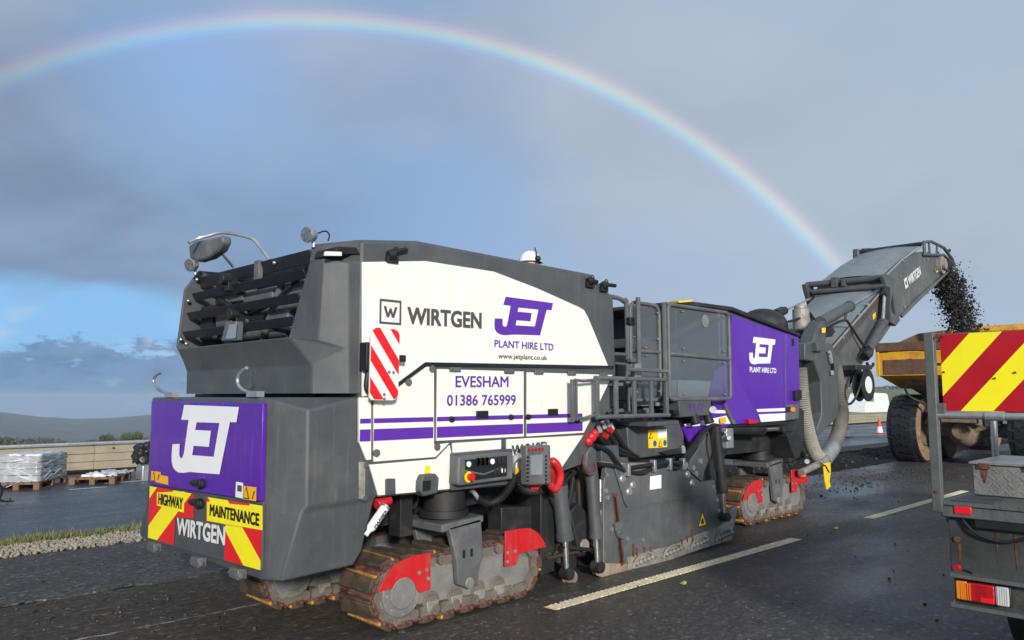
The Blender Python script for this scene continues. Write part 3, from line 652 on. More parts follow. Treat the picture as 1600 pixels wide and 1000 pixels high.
# upper hood ------------------------------------------------------------------
hood = MB().prism([(3.15, 1.70), (3.15, 2.83), (3.68, 2.897), (5.77, 2.87), (6.12, 2.68), (6.15, 1.93), (6.10, 1.70)], 'y', YS + .005, 2 * YC - YS - .005).build('upper_hood', 'grey', mm, .03)
a_, b_, c_, d_, e_ = (2.974, 5.10, 2.82), (3.15, 4.712, 2.828), (2.955, 5.08, 2.68), (3.05, 4.712, 2.65), (3.15, 4.712, 2.655)
f_, g_, h_, i_, j_, k_ = (2.80, 5.08, 2.125), (3.064, 4.712, 2.03), (2.885, 4.90, 1.92), (2.887, 4.90, 1.72), (3.07, 4.712, 1.72), (3.15, 4.712, 1.72)
m1_, m2_ = (2.90, 4.80, 2.67), (2.90, 4.84, 2.085)
b = MB()
ti = (3.15, 5.10, 2.84)
b.add([a_, b_, c_, d_, e_, f_, g_, h_, i_, j_, k_, m1_, m2_, ti], [(0, 1, 4, 3, 11, 2), (2, 11, 12, 5), (11, 3, 6, 12), (5, 12, 6, 7), (7, 6, 9, 8), (3, 4, 10, 9, 6), (0, 13, 1)])
b.add([(2.80, 7.02, 2.125), f_, h_, (2.885, 7.02, 1.92), i_, (2.887, 7.02, 1.72)], [(0, 3, 2, 1), (3, 5, 4, 2)])
b.add([f_, (2.80, 7.02, 2.125), (2.83, 7.02, 2.118), (2.83, 5.08, 2.118)], [(0, 1, 2, 3)])
b.add([f_, c_, (3.05, 5.10, 2.68), (3.05, 5.10, 2.12)], [(0, 1, 2, 3)]); b.add([c_, a_, ti, (3.05, 5.10, 2.68)], [(0, 1, 2, 3)])
cw = b.build('rear_cowl', 'grey', mm, 0, smooth=False)
bmh = bmesh.new(); bmh.from_mesh(cw.data); bmesh.ops.remove_doubles(bmh, verts=bmh.verts, dist=.002); bmesh.ops.recalc_face_normals(bmh, faces=bmh.faces); bmh.to_mesh(cw.data); bmh.free()
bv = cw.modifiers.new('bevel', 'BEVEL'); bv.width = .014; bv.segments = 3; bv.limit_method = 'ANGLE'; bv.angle_limit = R(10)
cw.data.polygons.foreach_set('use_smooth', [True] * len(cw.data.polygons)); cw.data.set_sharp_from_angle(angle=R(24))
lf = MB().prism([(2.905, 1.725), (2.9, 1.93), (2.79, 2.14), (2.837, 2.66), (2.96, 2.842), (3.5, 2.86), (3.5, 1.725)], 'y', 7.02, 7.05).build('louvre_side_frame', 'grey', mm, .006)
MB().box(3.12, 3.16, 5.1, 7.02, 1.8, 2.8).build('engine_bay_back', 'dgrey', mm)
for (p0, p1, p2, p3) in (((2.950,6.992,2.796), (2.950,5.069,2.755), (0, 0), .095), ((2.900,7.110,2.640), (2.900,5.025,2.609), (0, 0), .064), ((2.860,7.037,2.458), (2.860,5.046,2.434), (0, 0), .064), ((2.830,7.030,2.282), (2.830,5.093,2.265), (0, 0), .064)):
    z = (p0[2] + p1[2]) / 2; x = p0[0]
    MB().prism([(x - .004, z), (x + .012, z + .004), (x + .046, z - p3), (x + .030, z - p3 - .003)], 'y', 5.075, 7.02).build('louvre_slat', 'louvre', mm, .003)
eng = MB()
for (y, z, r, l) in ((6.5, 2.35, .16, .3), (5.95, 2.5, .12, .5), (5.6, 2.3, .14, .35), (5.4, 2.55, .10, .3), (6.2, 2.22, .08, .6), (5.75, 2.2, .07, .4)):
    eng.cyl((3.08, y - l / 2, z), (3.08, y + l / 2, z), r * .75, 14)
eng.box(3.0, 3.12, 5.2, 5.9, 2.36, 2.5).box(2.98, 3.12, 6.2, 6.6, 2.5, 2.62).cyl((3.0, 5.85, 2.15), (3.0, 5.55, 2.6), .03, 8).cyl((2.98, 6.7, 2.2), (3.02, 6.3, 2.7), .025, 8)
eng.build('cooling_pipes', 'grey2', mm, .01)
e2 = MB(); e2.box(2.96, 3.05, 6.7, 6.95, 2.2, 2.5).box(2.93, 3.0, 6.20, 6.30, 2.55, 2.62).tube(smoothpath([(3.0, 6.8, 2.6), (2.94, 6.3, 2.45), (2.98, 5.9, 2.3), (3.02, 5.4, 2.2)]), .02, 8).tube(smoothpath([(3.0, 5.3, 2.6), (2.94, 5.6, 2.42), (2.98, 6.1, 2.36), (3.02, 6.6, 2.25)]), .016, 8)
e2.build('hoses', 'black', mm)
cam1 = (2.860,6.095,2.362); cam2 = (2.860,6.260,2.673)
for q in (cam1, cam2): MB().cyl((2.82, q[1], q[2]), (2.9, q[1], q[2]), .05, 14).box(2.87, 2.95, q[1] - .04, q[1] + .04, q[2] - .10, q[2] + .02).build('rear_camera', 'black', mm, .006)
MB().prism([(6.036,2.291),(5.848,2.286),(5.863,2.135),(6.107,2.140)], 'x', 2.77, 2.84).build('work_lamp', ['grey2'], mm, .01)
rquad('lamp_lens', [(5.954,2.267),(5.820,2.264),(5.832,2.153),(6.013,2.154)], 'screen', mm, 2.766)
for t_ in ((2.80, 6.97, 2.2), (2.85, 6.97, 2.55), (2.92, 6.97, 2.75), (2.82, 6.9, 2.16), (2.95, 5.6, 2.74)): MB().ball(t_, .018, 8, 6).build('bolt', 'steel', mm)
MB().box(2.93, 2.97, 5.82, 5.90, 2.60, 2.79).build('strut', 'grey2', mm, .004)
# lamp recess on the cowl corner, lights, mirror
lp = MB().prism([(2.929,2.690),(2.951,2.749),(3.111,2.763),(3.145,2.717)], 'y', 4.70, 4.98).build('corner_lamp', 'black', mm, .006)
MB().prism([(2.846,2.667),(2.851,2.698),(2.981,2.712),(2.984,2.682)], 'y', 4.688, 4.71).build('lens', 'vwhite', lp, .004)
def worklight(c, d, r=.055, par=None, m='black'):
    c, d = Vector(c), Vector(d).normalized()
    k = MB(); k.cyl(c, c + d * .06, r * .7, 14, r).cyl(c + d * .06, c + d * .075, r, 14, r * .96).cyl(c - d * .02, c, r * .3, 8, r * .7); k.cyl(c + Vector((0, 0, -.09)), c, .014, 8)
    o = k.build('work_light', [m], par or mm); MB().cyl(c + d * .0755, c + d * .078, r * .88, 14).build('lens', 'lampglass', o); return o
worklight((2.967,5.050,2.881), (-.9, -.25, -.1), .06, None, 'galv')
MB().tube(smoothpath([(2.991,5.050,2.895),(3.063,5.050,2.927),(3.100,5.050,2.904),(3.089,5.050,2.858)]), .006, 6).build('lamp_cable', 'black', mm)
worklight((2.873,6.900,2.873), (-.9, -.35, -.2), .06, None, 'galv')
mr = MB().tube(smoothpath([(2.744,6.750,3.034),(2.827,6.750,3.084),(2.890,6.700,3.108),(2.983,6.600,3.136),(3.112,6.350,3.072),(3.178,6.300,2.998),(3.220,6.200,2.872)], 4), .016, 8).tube([(3.003,6.700,2.986),(3.138,6.700,2.854)], .013, 8).build('mirror_arm', 'galv', mm)
mp = [(7.045,3.062),(6.902,3.086),(6.359,3.059),(6.343,2.999),(6.422,2.935),(6.627,2.894),(6.843,2.892),(7.012,2.943)]
MB().prism(mp, 'x', 2.86, 2.95).build('mirror', 'grey2', mr, .02)
MB().box(2.9, 2.98, 6.55, 6.62, 2.98, 3.03).build('mirror_clamp', 'galv', mr, .006)
# hood lamps / hooks along the roof edge
for p, q in (((3.380,4.690,2.735), (3.549,4.690,2.803)), ((5.690,4.690,2.780), (5.829,4.690,2.794)), ((5.902,4.690,2.760), (6.114,4.690,2.785))):
    p, q = Vector(p), Vector(q)
    k = MB(); k.cyl(p, p + Vector((.05, 0, .015)), .035, 12, .045); k.tube([p + Vector((.03, 0, .02)), p.lerp(q, .5) + Vector((0, 0, .01)), q], .02, 8).box(p.x - .01, p.x + .09, 4.68, 4.73, p.z - .05, p.z + .0)
    k.tube(smoothpath([p + Vector((.04, 0, .03)), p + Vector((.06, 0, .07)), p + Vector((.09, 0, .06)), p + Vector((.10, 0, .02))], 3), .006, 6)
    k.build('side_lamp', 'black', mm, .004)
# white side panels -----------------------------------------------------------
up = side('upper_side_panel', [(3.164,2.663),(3.745,2.742),(4.473,2.742),(5.014,2.651),(5.578,2.530),(5.648,2.508),(5.709,2.440),(6.022,1.962),(3.755,1.954),(3.504,1.797),(3.376,1.716),(3.186,1.697)], 4.702, 4.72, 'cream', mm, .004)
def stext(name, s, bl, br, h, m, par, bold=.02, y=4.699):
    bl, br = Vector((bl[0], y, bl[1])), Vector((br[0], y, br[1]))
    return text(name, s, bl, br - bl, (0, 0, 1), (br - bl).length, h, m, par, bold)
stext('lettering', 'WIRTGEN', (3.569,2.237), (4.331,2.248), .137, 'pink', up, .045)
lb = [(3.316,2.407), (3.513,2.406), (3.516,2.219), (3.318,2.223)]
lx0, lx1 = (lb[0][0] + lb[3][0]) / 2, (lb[1][0] + lb[2][0]) / 2; lz1, lz0 = lb[0][1] + .004, lb[3][1] + .004; t_ = .017
k = MB()
for (a, b2, c2, d2) in ((lx0, lx1, lz1 - t_, lz1), (lx0, lx1, lz0, lz0 + t_), (lx0, lx0 + t_, lz0 + t_, lz1 - t_), (lx1 - t_, lx1, lz0 + t_, lz1 - t_)):
    k.add([(a, 4.699, c2), (b2, 4.699, c2), (b2, 4.699, d2), (a, 4.699, d2)], [(0, 1, 2, 3)])
def W_(O, w, h):
    P = [(0, 1), (.19, 1), (.32, .38), (.44, .86), (.56, .86), (.68, .38), (.81, 1), (1, 1), (.77, 0), (.6, 0), (.5, .42), (.4, 0), (.23, 0)]
    return [(O[0] + w * x, 4.699, O[1] + h * z) for x, z in P]
q = W_((lx0 + (lx1 - lx0) * .18, lz0 + (lz1 - lz0) * .28), (lx1 - lx0) * .64, (lz1 - lz0) * .44); k.add(q, [list(range(len(q)))])
k.build('logo', 'pink', up, smooth=False)
emblem('emblem', (4.476, 4.699, 2.213), (1, 0, 0), (0, 0, 1), .73, .328, 'ptext', up)
stext('lettering', 'PLANT HIRE LTD', (4.477,2.106), (5.208,2.107), .062, 'ptext', up, .02)
stext('lettering', 'www.jetplant.co.uk', (4.521,2.001), (5.125,2.005), .056, 'pink', up, .012)
# trim line under it
tr = [(3.377,4.700,1.726),(3.497,4.700,1.789),(3.748,4.700,1.945),(6.088,4.700,1.981)]
k = MB()
for p, q in zip(tr, tr[1:]):
    k.add([(p[0], 4.696, p[2] - .014), (q[0], 4.696, q[2] - .014), (q[0], 4.696, q[2] + .014), (p[0], 4.696, p[2] + .014), (p[0], 4.72, p[2] - .014), (q[0], 4.72, q[2] - .014), (q[0], 4.72, q[2] + .014), (p[0], 4.72, p[2] + .014)], [(0, 1, 2, 3), (4, 7, 6, 5), (0, 4, 5, 1), (3, 2, 6, 7), (0, 3, 7, 4), (1, 5, 6, 2)])
k.build('trim_strip', 'louvre', mm)
lb_ = [(3.165,1.709),(3.383,1.716),(3.764,1.942),(6.120,1.975),(6.113,1.629),(5.814,1.432),(5.599,1.074),(5.298,1.021),(4.706,0.953),(4.030,0.968),(3.339,0.980),(3.244,1.214),(3.169,1.374)]
side('lower_side_body', lb_, 4.716, 5.25, 'grey', mm, .004)
side('engine_body', [(3.1, 1.0), (3.1, 1.72), (6.12, 1.72), (6.1, 1.5), (5.7, .97), (3.4, .97)], 5.2, 2 * YC - YS - .01, 'dgrey', mm)
P1 = side('rear_strip_panel', [(3.161,1.691),(3.261,1.691),(3.270,1.248),(3.231,1.248),(3.167,1.380)], 4.702, 4.73, 'cream', mm, .003)
P2 = side('service_door', [(3.284,1.679),(3.385,1.707),(3.505,1.766),(3.765,1.924),(3.837,1.926),(3.845,1.329),(3.998,1.337),(3.861,1.235),(3.294,1.233)], 4.702, 4.73, 'cream', mm, .003)
P3 = side('service_door', [(3.872,1.910),(4.830,1.912),(4.831,1.356),(3.871,1.357)], 4.702, 4.73, 'cream', mm, .003)
P4 = side('service_door', [(4.873,1.906),(6.069,1.906),(5.857,1.636),(5.627,1.361),(4.871,1.355)], 4.702, 4.73, 'cream', mm, .003)
P5 = side('small_panel', [(4.032,1.334),(4.561,1.339),(4.561,1.263),(4.038,1.258)], 4.702, 4.73, 'cream', mm, .003)
P6 = side('lower_panel', [(3.256,1.214),(3.872,1.220),(4.002,1.319),(4.019,1.256),(4.020,0.982),(3.489,0.989),(3.337,0.992)], 4.702, 4.73, 'cream', mm, .003)
P7 = side('lower_panel', [(4.628,1.340),(5.621,1.340),(5.287,1.036),(4.697,0.967),(4.629,1.121)], 4.702, 4.73, 'cream', mm, .003)
for par, xa, xb in ((P1, (70, 131), 0), (P2, (145, 457), 0), (P3, (474, 925), 0), (P4, (943, 1234), 0)):
    for z0, z1 in ((1.381, 1.465), (1.507, 1.541)):
        x0 = {70: 3.168, 145: (3.284,4.700,1.422)[0], 474: (3.868,4.700,1.401)[0], 943: (4.863,4.700,1.432)[0]}[xa[0]]; x1 = {131: (3.258,4.700,1.423)[0], 457: (3.832,4.700,1.403)[0], 925: (4.816,4.700,1.433)[0], 1234: (5.604,4.700,1.411)[0]}[xa[1]]
        if xa[0] == 70: x0 = 3.166
        flat('purple_stripe', [(x0, 4.6985, z0), (x1, 4.6985, z0), (x1, 4.6985, z1), (x0, 4.6985, z1)], 'ptext', par)
stext('lettering', 'EVESHAM', (4.053,1.769), (4.641,1.775), .092, 'ptext', P3, .022)
stext('lettering', '01386 765999', (3.965,1.624), (4.728,1.625), .087, 'ptext', P3, .022)
stext('lettering', 'W 210Fi', (4.677,1.201), (5.115,1.218), .09, 'pink', P7, .05)
def recess(p0, p1, par):
    MB().box(p0[0], p1[0], 4.692, 4.703, p1[1], p0[1]).build('door_handle', 'louvre', par, .004)
    MB().box(p0[0] + .02, p1[0] - .015, 4.688, 4.695, p1[1] + .02, p0[1] - .012).build('handle_slot', 'black', par)
recess((4.273,1.582), (4.407,1.518), P3); recess((5.130,1.588), (5.262,1.527), P4)
for q, par in (((4.013,4.700,1.520), P3), ((4.666,4.700,1.524), P3), ((4.878,4.700,1.522), P4), ((5.521,4.700,1.475), P4)): MB().cyl(q, (q[0], 4.675, q[2]), .026, 12, .02).build('lock', 'black', par)
for q in ((4.043,4.700,1.914), (4.645,4.700,1.911), (5.008,4.700,1.912), (5.450,4.700,1.912), (5.914,4.700,1.907)):
    MB().box(q[0] - .055, q[0] + .055, 4.682, 4.703, q[2] - .022, q[2] + .014).build('hinge', 'grey2', mm, .004)
for q in ((3.814,4.700,1.909), (3.589,4.700,1.803), (3.871,4.700,1.311), (3.310,4.700,1.294)): MB().cyl((q[0], 4.703, q[2]), (q[0], 4.69, q[2]), .028, 12).build('stop', 'grey2', mm)
side('cover_plate', [(3.387,1.103),(3.406,1.108),(3.474,1.102),(3.480,0.988),(3.390,0.989)], 4.688, 4.70, 'grey', mm, .004)
so = MB().prism([(3.671,1.069),(3.697,1.117),(3.817,1.118),(3.849,1.084),(3.838,0.970),(3.700,0.957),(3.667,0.999)], 'y', 4.64, 4.74).build('socket_housing', 'grey', mm, .012)
MB().prism([(3.690,1.071),(3.763,1.072),(3.758,1.002),(3.691,0.998)], 'y', 4.634, 4.66).build('socket', 'black', so)
flat('sticker', [(3.752,4.699,1.176),(3.806,4.699,1.175),(3.804,4.699,1.119),(3.751,4.699,1.120)], 'yellow', P6)
# striped marker board
bd = [(3.173,1.691),(3.177,2.137),(3.193,2.172),(3.222,2.190),(3.381,2.187),(3.416,2.171),(3.430,2.144),(3.422,1.705),(3.407,1.680),(3.373,1.670),(3.192,1.673)]
mk = side('marker_board', bd, 4.60, 4.612, 'swhite', mm)
tag(mk, 'red and white diagonally striped marker board')
cxm = sum(p[0] for p in bd) / len(bd); czm = sum(p[1] for p in bd) / len(bd)
bi = [(cxm + (p[0] - cxm) * .985, czm + (p[1] - czm) * .985) for p in bd]
if sum(bi[i][0] * bi[(i + 1) % len(bi)][1] - bi[(i + 1) % len(bi)][0] * bi[i][1] for i in range(len(bi))) < 0: bi = bi[::-1]
for i, p in stripes(bi, .80, .60, (3.316,2.048)[0] * .80 + (3.316,2.048)[1] * .60 - 2.5 * .068, .068, -8, 12):
    flat('board_stripe', [(x, 4.5985, z) for x, z in p], 'swhite' if i % 2 else 'sred', mk)
MB().box(3.15, 3.24, 4.61, 4.70, 1.88, 2.08).box(3.2, 3.5, 4.612, 4.64, 1.95, 2.0).tube(smoothpath([(3.2, 4.66, 1.88), (3.19, 4.66, 1.76), (3.25, 4.65, 1.70)]), .02, 8).build('board_bracket', 'black', mm, .006)
for q in ((3.335,4.597,1.872), (3.373,4.597,1.870), (3.295,4.597,1.712), (3.296,4.597,1.678)): MB().cyl(q, (q[0], 4.592, q[2]), .012, 8).build('screw', 'steel', mk)
# control panel and display -----------------------------------------------------
cp = side('control_panel_back', [(4.002,1.257),(4.663,1.263),(4.677,0.969),(4.482,0.973),(4.001,0.973)], 4.67, 4.71, 'grey', mm, .006)
cb = side('control_panel', [(3.991,1.237),(4.560,1.247),(4.582,1.224),(4.578,1.025),(4.001,1.015),(3.979,1.030)], 4.58, 4.69, 'grey2', mm, .02)
side('switch_plate', [(4.052,1.208),(4.501,1.220),(4.497,1.057),(4.053,1.048)], 4.572, 4.585, 'black', cb)
for q in ((4.079,4.570,1.177), (4.330,4.570,1.183), (4.452,4.570,1.104)): MB().cyl(q, (q[0], 4.562, q[2]), .022, 14).build('white_button', 'vwhite', cb)
q = (4.080,4.570,1.079); MB().cyl(q, (q[0], 4.567, q[2]), .042, 16).build('stop_collar', 'yellow', cb); MB().cyl((q[0] + .005, 4.572, q[2]), (q[0] + .015, 4.535, q[2]), .026, 14, .032).build('stop_button', 'sred', cb)
k = MB()
for i in range(6):
    for j in range(2):
        q = ((4.179,4.570,1.179)[0] + i * .045 + (.05 if i > 2 else 0), 4.57, (4.179,4.570,1.179)[2] + .01 - j * (.09 if i > 2 else .0)); k.box(q[0] - .014, q[0] + .014, 4.562, 4.573, q[2] - .03, q[2] + .03)
tag(k.build('switches', 'dgrey', cb, .003), kind='stuff')
k = MB()
q = (4.242,4.571,1.094)
for sx_ in (-1, 1): k.add([(q[0], 4.5705, q[2] - .012), (q[0] + sx_ * .2, 4.5705, q[2] + .03), (q[0] + sx_ * .2, 4.5705, q[2] + .04), (q[0], 4.5705, q[2])], [(0, 1, 2, 3)])
k.build('panel_marking', 'grey2', cb, smooth=False)
ds = side('display_unit', [(4.671,1.292),(4.969,1.287),(4.974,0.956),(4.680,0.972)], 4.52, 4.60, 'grey2', mm, .012)
side('screen', [(4.720,1.213),(4.864,1.213),(4.856,1.047),(4.719,1.054)], 4.514, 4.53, 'screen', ds)
k = MB(); a = (4.686,4.520,1.207); c = (4.905,4.520,1.202)
for i in range(8):
    for q in (a, c): k.box(q[0] - .009, q[0] + .009, 4.513, 4.525, q[2] - .016 - i * .032, q[2] + .002 - i * .032)
for i in range(5): k.box(a[0] + .02 + i * .035, a[0] + .04 + i * .035, 4.513, 4.525, a[2] - .31, a[2] - .295)
tag(k.build('keys', 'dgrey', ds), kind='stuff')
k = MB()
for i in range(5): q = (4.697,4.515,1.257); k.cyl((q[0] + i * .042, 4.52, q[2]), (q[0] + i * .042, 4.512, q[2]), .012, 10)
tag(k.build('indicator_lamps', 'redl', ds), kind='stuff')
MB().tube(smoothpath([(4.727,4.600,1.201),(4.647,4.600,1.202),(4.616,4.620,1.158),(4.647,4.660,1.060)]), .026, 10).build('display_arm', 'galv', mm)
MB().prism([(4.719,1.099),(4.784,1.098),(4.784,1.006),(4.724,1.007)], 'y', 4.655, 4.70).build('yellow_plate', 'yellow', mm)
def coil(path, r, R0, turns, name, par):
    P = smoothpath(path, 14); Ls = [0]
    for a, b2 in zip(P, P[1:]): Ls.append(Ls[-1] + (b2 - a).length)
    out = []; n = turns * 9; i = 0
    for s in range(n + 1):
        d = Ls[-1] * s / n
        while i < len(P) - 2 and Ls[i + 1] < d: i += 1
        t = (d - Ls[i]) / max(1e-6, Ls[i + 1] - Ls[i]); p = P[i].lerp(P[i + 1], t); T = (P[i + 1] - P[i]).normalized()
        u = T.cross(Vector((0, 1, 0))).normalized(); w = T.cross(u); a = 6.28319 * turns * s / n
        out.append(p + (u * math.cos(a) + w * math.sin(a)) * R0)
    return MB().tube(out, r, 5).build(name, 'black', par)
coil([(4.300,4.700,0.884),(4.368,4.660,0.843),(4.477,4.640,0.866),(4.567,4.620,0.944),(4.645,4.620,1.047)], .008, .026, 30, 'coiled_cable', mm)
coil([(4.666,4.630,1.061),(4.690,4.620,0.981),(4.779,4.640,0.917),(4.971,4.700,0.872)], .008, .026, 20, 'coiled_cable', mm)
MB().tube(smoothpath([(4.307,4.800,0.935),(4.276,4.720,0.929),(4.304,4.700,0.880)]), .018, 8).build('cable_lead', 'galv', mm)
th = MB().tube(smoothpath([(5.091,4.640,1.113),(5.084,4.600,1.140),(5.124,4.580,1.098),(5.156,4.580,1.014),(5.135,4.580,0.942),(5.107,4.600,0.901),(5.102,4.640,0.931)]), .034, 10).prism([(5.128,1.125),(5.210,1.087),(5.209,0.920),(5.126,0.926)], 'y', 4.62, 4.72).prism([(4.856,0.948),(4.975,0.946),(4.938,0.901),(4.855,0.915)], 'y', 4.64, 4.72).build('red_handle', 'red', mm)
# inner walls beneath the side, drum housing -----------------------------------
side('undercarriage_frame', [(3.2, .62), (3.2, 1.05), (6.2, 1.05), (6.2, 1.4), (10.3, 1.4), (10.3, .95), (9.1, .95), (8.6, .5), (5.6, .5), (5.2, .78)], 5.25, 6.81, 'dgrey', mm)
side('drum_housing', [(5.35, .16), (5.35, 1.45), (8.55, 1.45), (8.55, .16)], 4.98, 7.1, 'dgrey', mm, .02)
MB().box(5.25, 5.36, 4.90, 7.1, .1, 1.0).build('scraper_plate', 'dgrey', mm, .01)
side('step_plate', [(4.873,0.726),(5.771,0.659),(5.867,0.370),(4.874,0.488)], 5.02, 5.2, 'dgrey', mm, .01)
k = MB()
for (p) in ([(5.507,4.900,0.287),(5.477,4.850,0.332),(5.934,4.840,0.238),(5.948,4.840,0.200)],): k.tube(p, .02, 8)
k.build('guard_bar', 'dgrey', mm)
def cylinder(p0, p1, p2, r, rr, name='cylinder', body='grey', par=None, y=None):
    p0, p1, p2 = Vector(p0), Vector(p1), Vector(p2); d = (p1 - p0).normalized()
    o = MB().cyl(p0, p1, r, 16).cyl(p1 - d * .05, p1 + d * .015, r * 1.12, 16).cyl(p0 - d * .02, p0 + d * .06, r * 1.1, 16).build(name, body, par or mm)
    MB().cyl(p1, p2, rr, 12).build('piston_rod', 'steel', o); MB().cyl(p2 + Vector((0, -.05, 0)), p2 + Vector((0, .05, 0)), rr * 2.0, 12).build('rod_eye', 'dgrey', o); return o
cylinder((5.443,4.850,0.870), (5.518,4.850,0.405), (5.541,4.850,0.083), .075, .028)
MB().cyl((5.581,4.850,0.043), (5.754,5.000,-0.008), .075, 16).cyl((5.558,4.830,0.050), (5.593,4.860,0.039), .05, 12).build('rod_foot', 'mud', mm, .006)
cylinder((5.772,4.740,0.977), (5.836,4.740,0.396), (5.854,4.740,0.113), .06, .027)
MB().cyl((5.977,4.800,0.904), (5.973,4.800,0.696), .035, 12).cyl((5.972,4.800,0.615), (5.970,4.800,0.507), .03, 12).build('guide_rod', 'steel', mm)
MB().prism([(5.661,1.179),(5.731,1.238),(5.816,1.198),(5.832,0.974),(5.713,0.965),(5.645,1.057)], 'y', 4.70, 4.84).build('cylinder_head', 'grey', mm, .02)
MB().tube(smoothpath([(5.624,4.690,1.165),(5.590,4.680,1.098),(5.624,4.680,1.017),(5.710,4.690,0.971),(5.784,4.690,1.006),(5.768,4.690,1.078)]), .012, 7).build('chain_loop', 'rust', mm)
cylinder((7.952,4.700,1.346), (8.067,4.700,0.628), (8.094,4.700,0.337), .055, .026, body='dgrey')
# side plate (skid) -------------------------------------------------------------
sk = side('side_plate', [(6.000,0.831),(6.049,1.047),(7.420,0.892),(7.744,0.744),(8.084,0.750),(8.094,0.598),(8.152,0.246),(8.282,0.275),(8.397,0.395),(8.509,0.411),(8.514,0.339),(8.380,0.072),(6.361,-0.026),(5.985,-0.019),(5.879,0.033),(5.863,0.097),(5.988,0.128)], 4.775, 4.83, 'plate', mm, .008)
side('upper_cover', [(6.132,1.039),(7.398,0.908),(7.689,0.749),(7.802,0.607),(6.363,0.597),(6.317,0.639)], 4.752, 4.774, 'plate', sk, .006)
MB().tube([(6.356,4.765,0.595),(7.793,4.765,0.602)], .006, 6).build('seam', 'galv', sk)
# worn sole and dirt band along the lower edge
side('worn_sole', [(6.351,-0.001),(6.352,0.060),(6.657,0.075),(7.139,0.085),(7.586,0.103),(8.152,0.087),(8.359,0.090),(8.343,0.042),(7.583,0.019),(6.994,-0.012)], 4.755, 4.776, 'bare', sk, .008)
side('worn_corner', [(5.856,0.073),(5.975,0.124),(6.350,0.062),(6.354,-0.019),(5.973,-0.014),(5.873,0.027)], 4.766, 4.778, mat('rubbed_tan_steel', (.36, .29, .21), .6, .3, .3, 8, .4, 60, (.20, .12, .07), .6, 6), sk, .004)
side('worn_band', [(6.366,0.060),(6.351,0.121),(6.740,0.138),(7.156,0.131),(7.606,0.185),(8.134,0.232),(8.418,0.284),(8.376,0.091),(8.169,0.088),(7.154,0.086)], 4.770, 4.778, mat('scuffed_grey_steel', (.30, .28, .25), .65, .2, .35, 5, .4, 60, (.11, .11, .11), .8, 3.5), sk)
k = MB()
for i in range(4):
    a = Vector((6.409,4.745,0.015)).lerp(Vector((8.125,4.745,0.071)), i / 3.3)
    k.tube(smoothpath([a + Vector((0, 0, 0)), a + Vector((.08, 0, .09)), a + Vector((.28, 0, .11)), a + Vector((.40, 0, .05))], 4), .012, 6)
    for j in range(5): k.ball(a + Vector((.07 + j * .065, 0, .035 + .006 * j)), .025, 8, 6)
tag(k.build('weld_beads', 'bare', sk), kind='stuff')
k = MB()
for q, h in (((6.454,4.770,0.177), .13), ((6.510,4.770,0.150), .09), ((6.640,4.770,0.151), .07), ((6.746,4.770,0.147), .06), ((7.192,4.770,0.146), .05), ((7.320,4.770,0.150), .06), ((7.422,4.770,0.167), .07), ((7.521,4.770,0.185), .14)):
    k.box(q[0] - .012, q[0] + .012, 4.764, 4.777, q[2] - h / 2, q[2] + h / 2)
tag(k.build('rust_scars', 'rust', sk, .003), kind='stuff')
side('slot_guide', [(6.126,0.767),(6.196,0.752),(6.304,0.069),(6.242,0.051)], 4.762, 4.777, 'rust', sk, .004)
side('slot', [(6.137,0.730),(6.167,0.724),(6.269,0.090),(6.239,0.084)], 4.757, 4.764, 'black', sk)
side('slide_block', [(6.134,0.476),(6.225,0.494),(6.269,0.388),(6.252,0.307),(6.176,0.344),(6.147,0.402)], 4.735, 4.77, 'grey2', sk, .006)
q = (6.206,4.735,0.388); MB().cyl(q, (q[0], 4.722, q[2]), .02, 10).build('bolt', 'steel', sk)
for q in ((6.268,4.752,0.890), (6.439,4.752,0.817), (6.374,4.752,0.757), (7.432,4.752,0.852), (7.516,4.752,0.753)):
    MB().cyl(q, (q[0], 4.735, q[2]), .042, 14, .03).build('bolt', 'galv', sk)
for q in ((6.041,4.775,0.947), (6.032,4.775,0.793), (7.997,4.775,0.671), (8.044,4.775,0.624), (8.064,4.775,0.519), (8.088,4.775,0.400), (6.362,4.775,0.299), (6.054,4.775,0.727), (6.114,4.775,0.421), (8.354,4.775,0.159), (6.618,4.775,0.258)):
    MB().cyl(q, (q[0], 4.762, q[2]), .022, 10).build('bolt', 'galv', sk)
flat('white_label', [(6.730,4.750,0.881),(6.932,4.750,0.885),(6.927,4.750,0.747),(6.722,4.750,0.747)], 'vwhite', sk)
flat('warning_triangle', [(7.647,4.774,0.262),(7.837,4.774,0.266),(7.749,4.774,0.435)], 'black', sk)
flat('warning_triangle', [(7.664,4.772,0.271),(7.815,4.772,0.275),(7.745,4.772,0.410)], 'yellow', sk)
flat('warning_symbol', [(7.710,4.771,0.289),(7.769,4.771,0.290),(7.763,4.771,0.329),(7.740,4.771,0.352),(7.715,4.771,0.328)], 'black', sk)
arm = side('lift_arm', [(7.490,0.896),(7.552,0.997),(7.922,1.279),(8.030,1.363),(8.166,1.381),(8.219,1.324),(7.995,1.058),(7.822,0.853),(7.777,0.740)], 4.78, 4.86, 'grey', mm, .01)
for q in ((7.734,4.780,0.977), (7.582,4.780,0.913), (7.638,4.780,0.846)): MB().cyl(q, (q[0], 4.765, q[2]), .03, 12).build('bolt', 'galv', arm)
MB().prism([(6.004,1.220),(6.276,1.217),(6.289,1.103),(6.431,1.086),(6.445,1.028),(6.001,1.072)], 'y', 4.80, 5.0).build('mount_block', 'grey', mm, .008)
MB().prism([(6.006,1.073),(6.467,1.028),(7.517,0.976),(7.534,0.908),(6.465,0.951),(6.005,1.024)], 'y', 4.80, 4.96).build('hose_tray', 'bare', mm, .006)
k = MB()
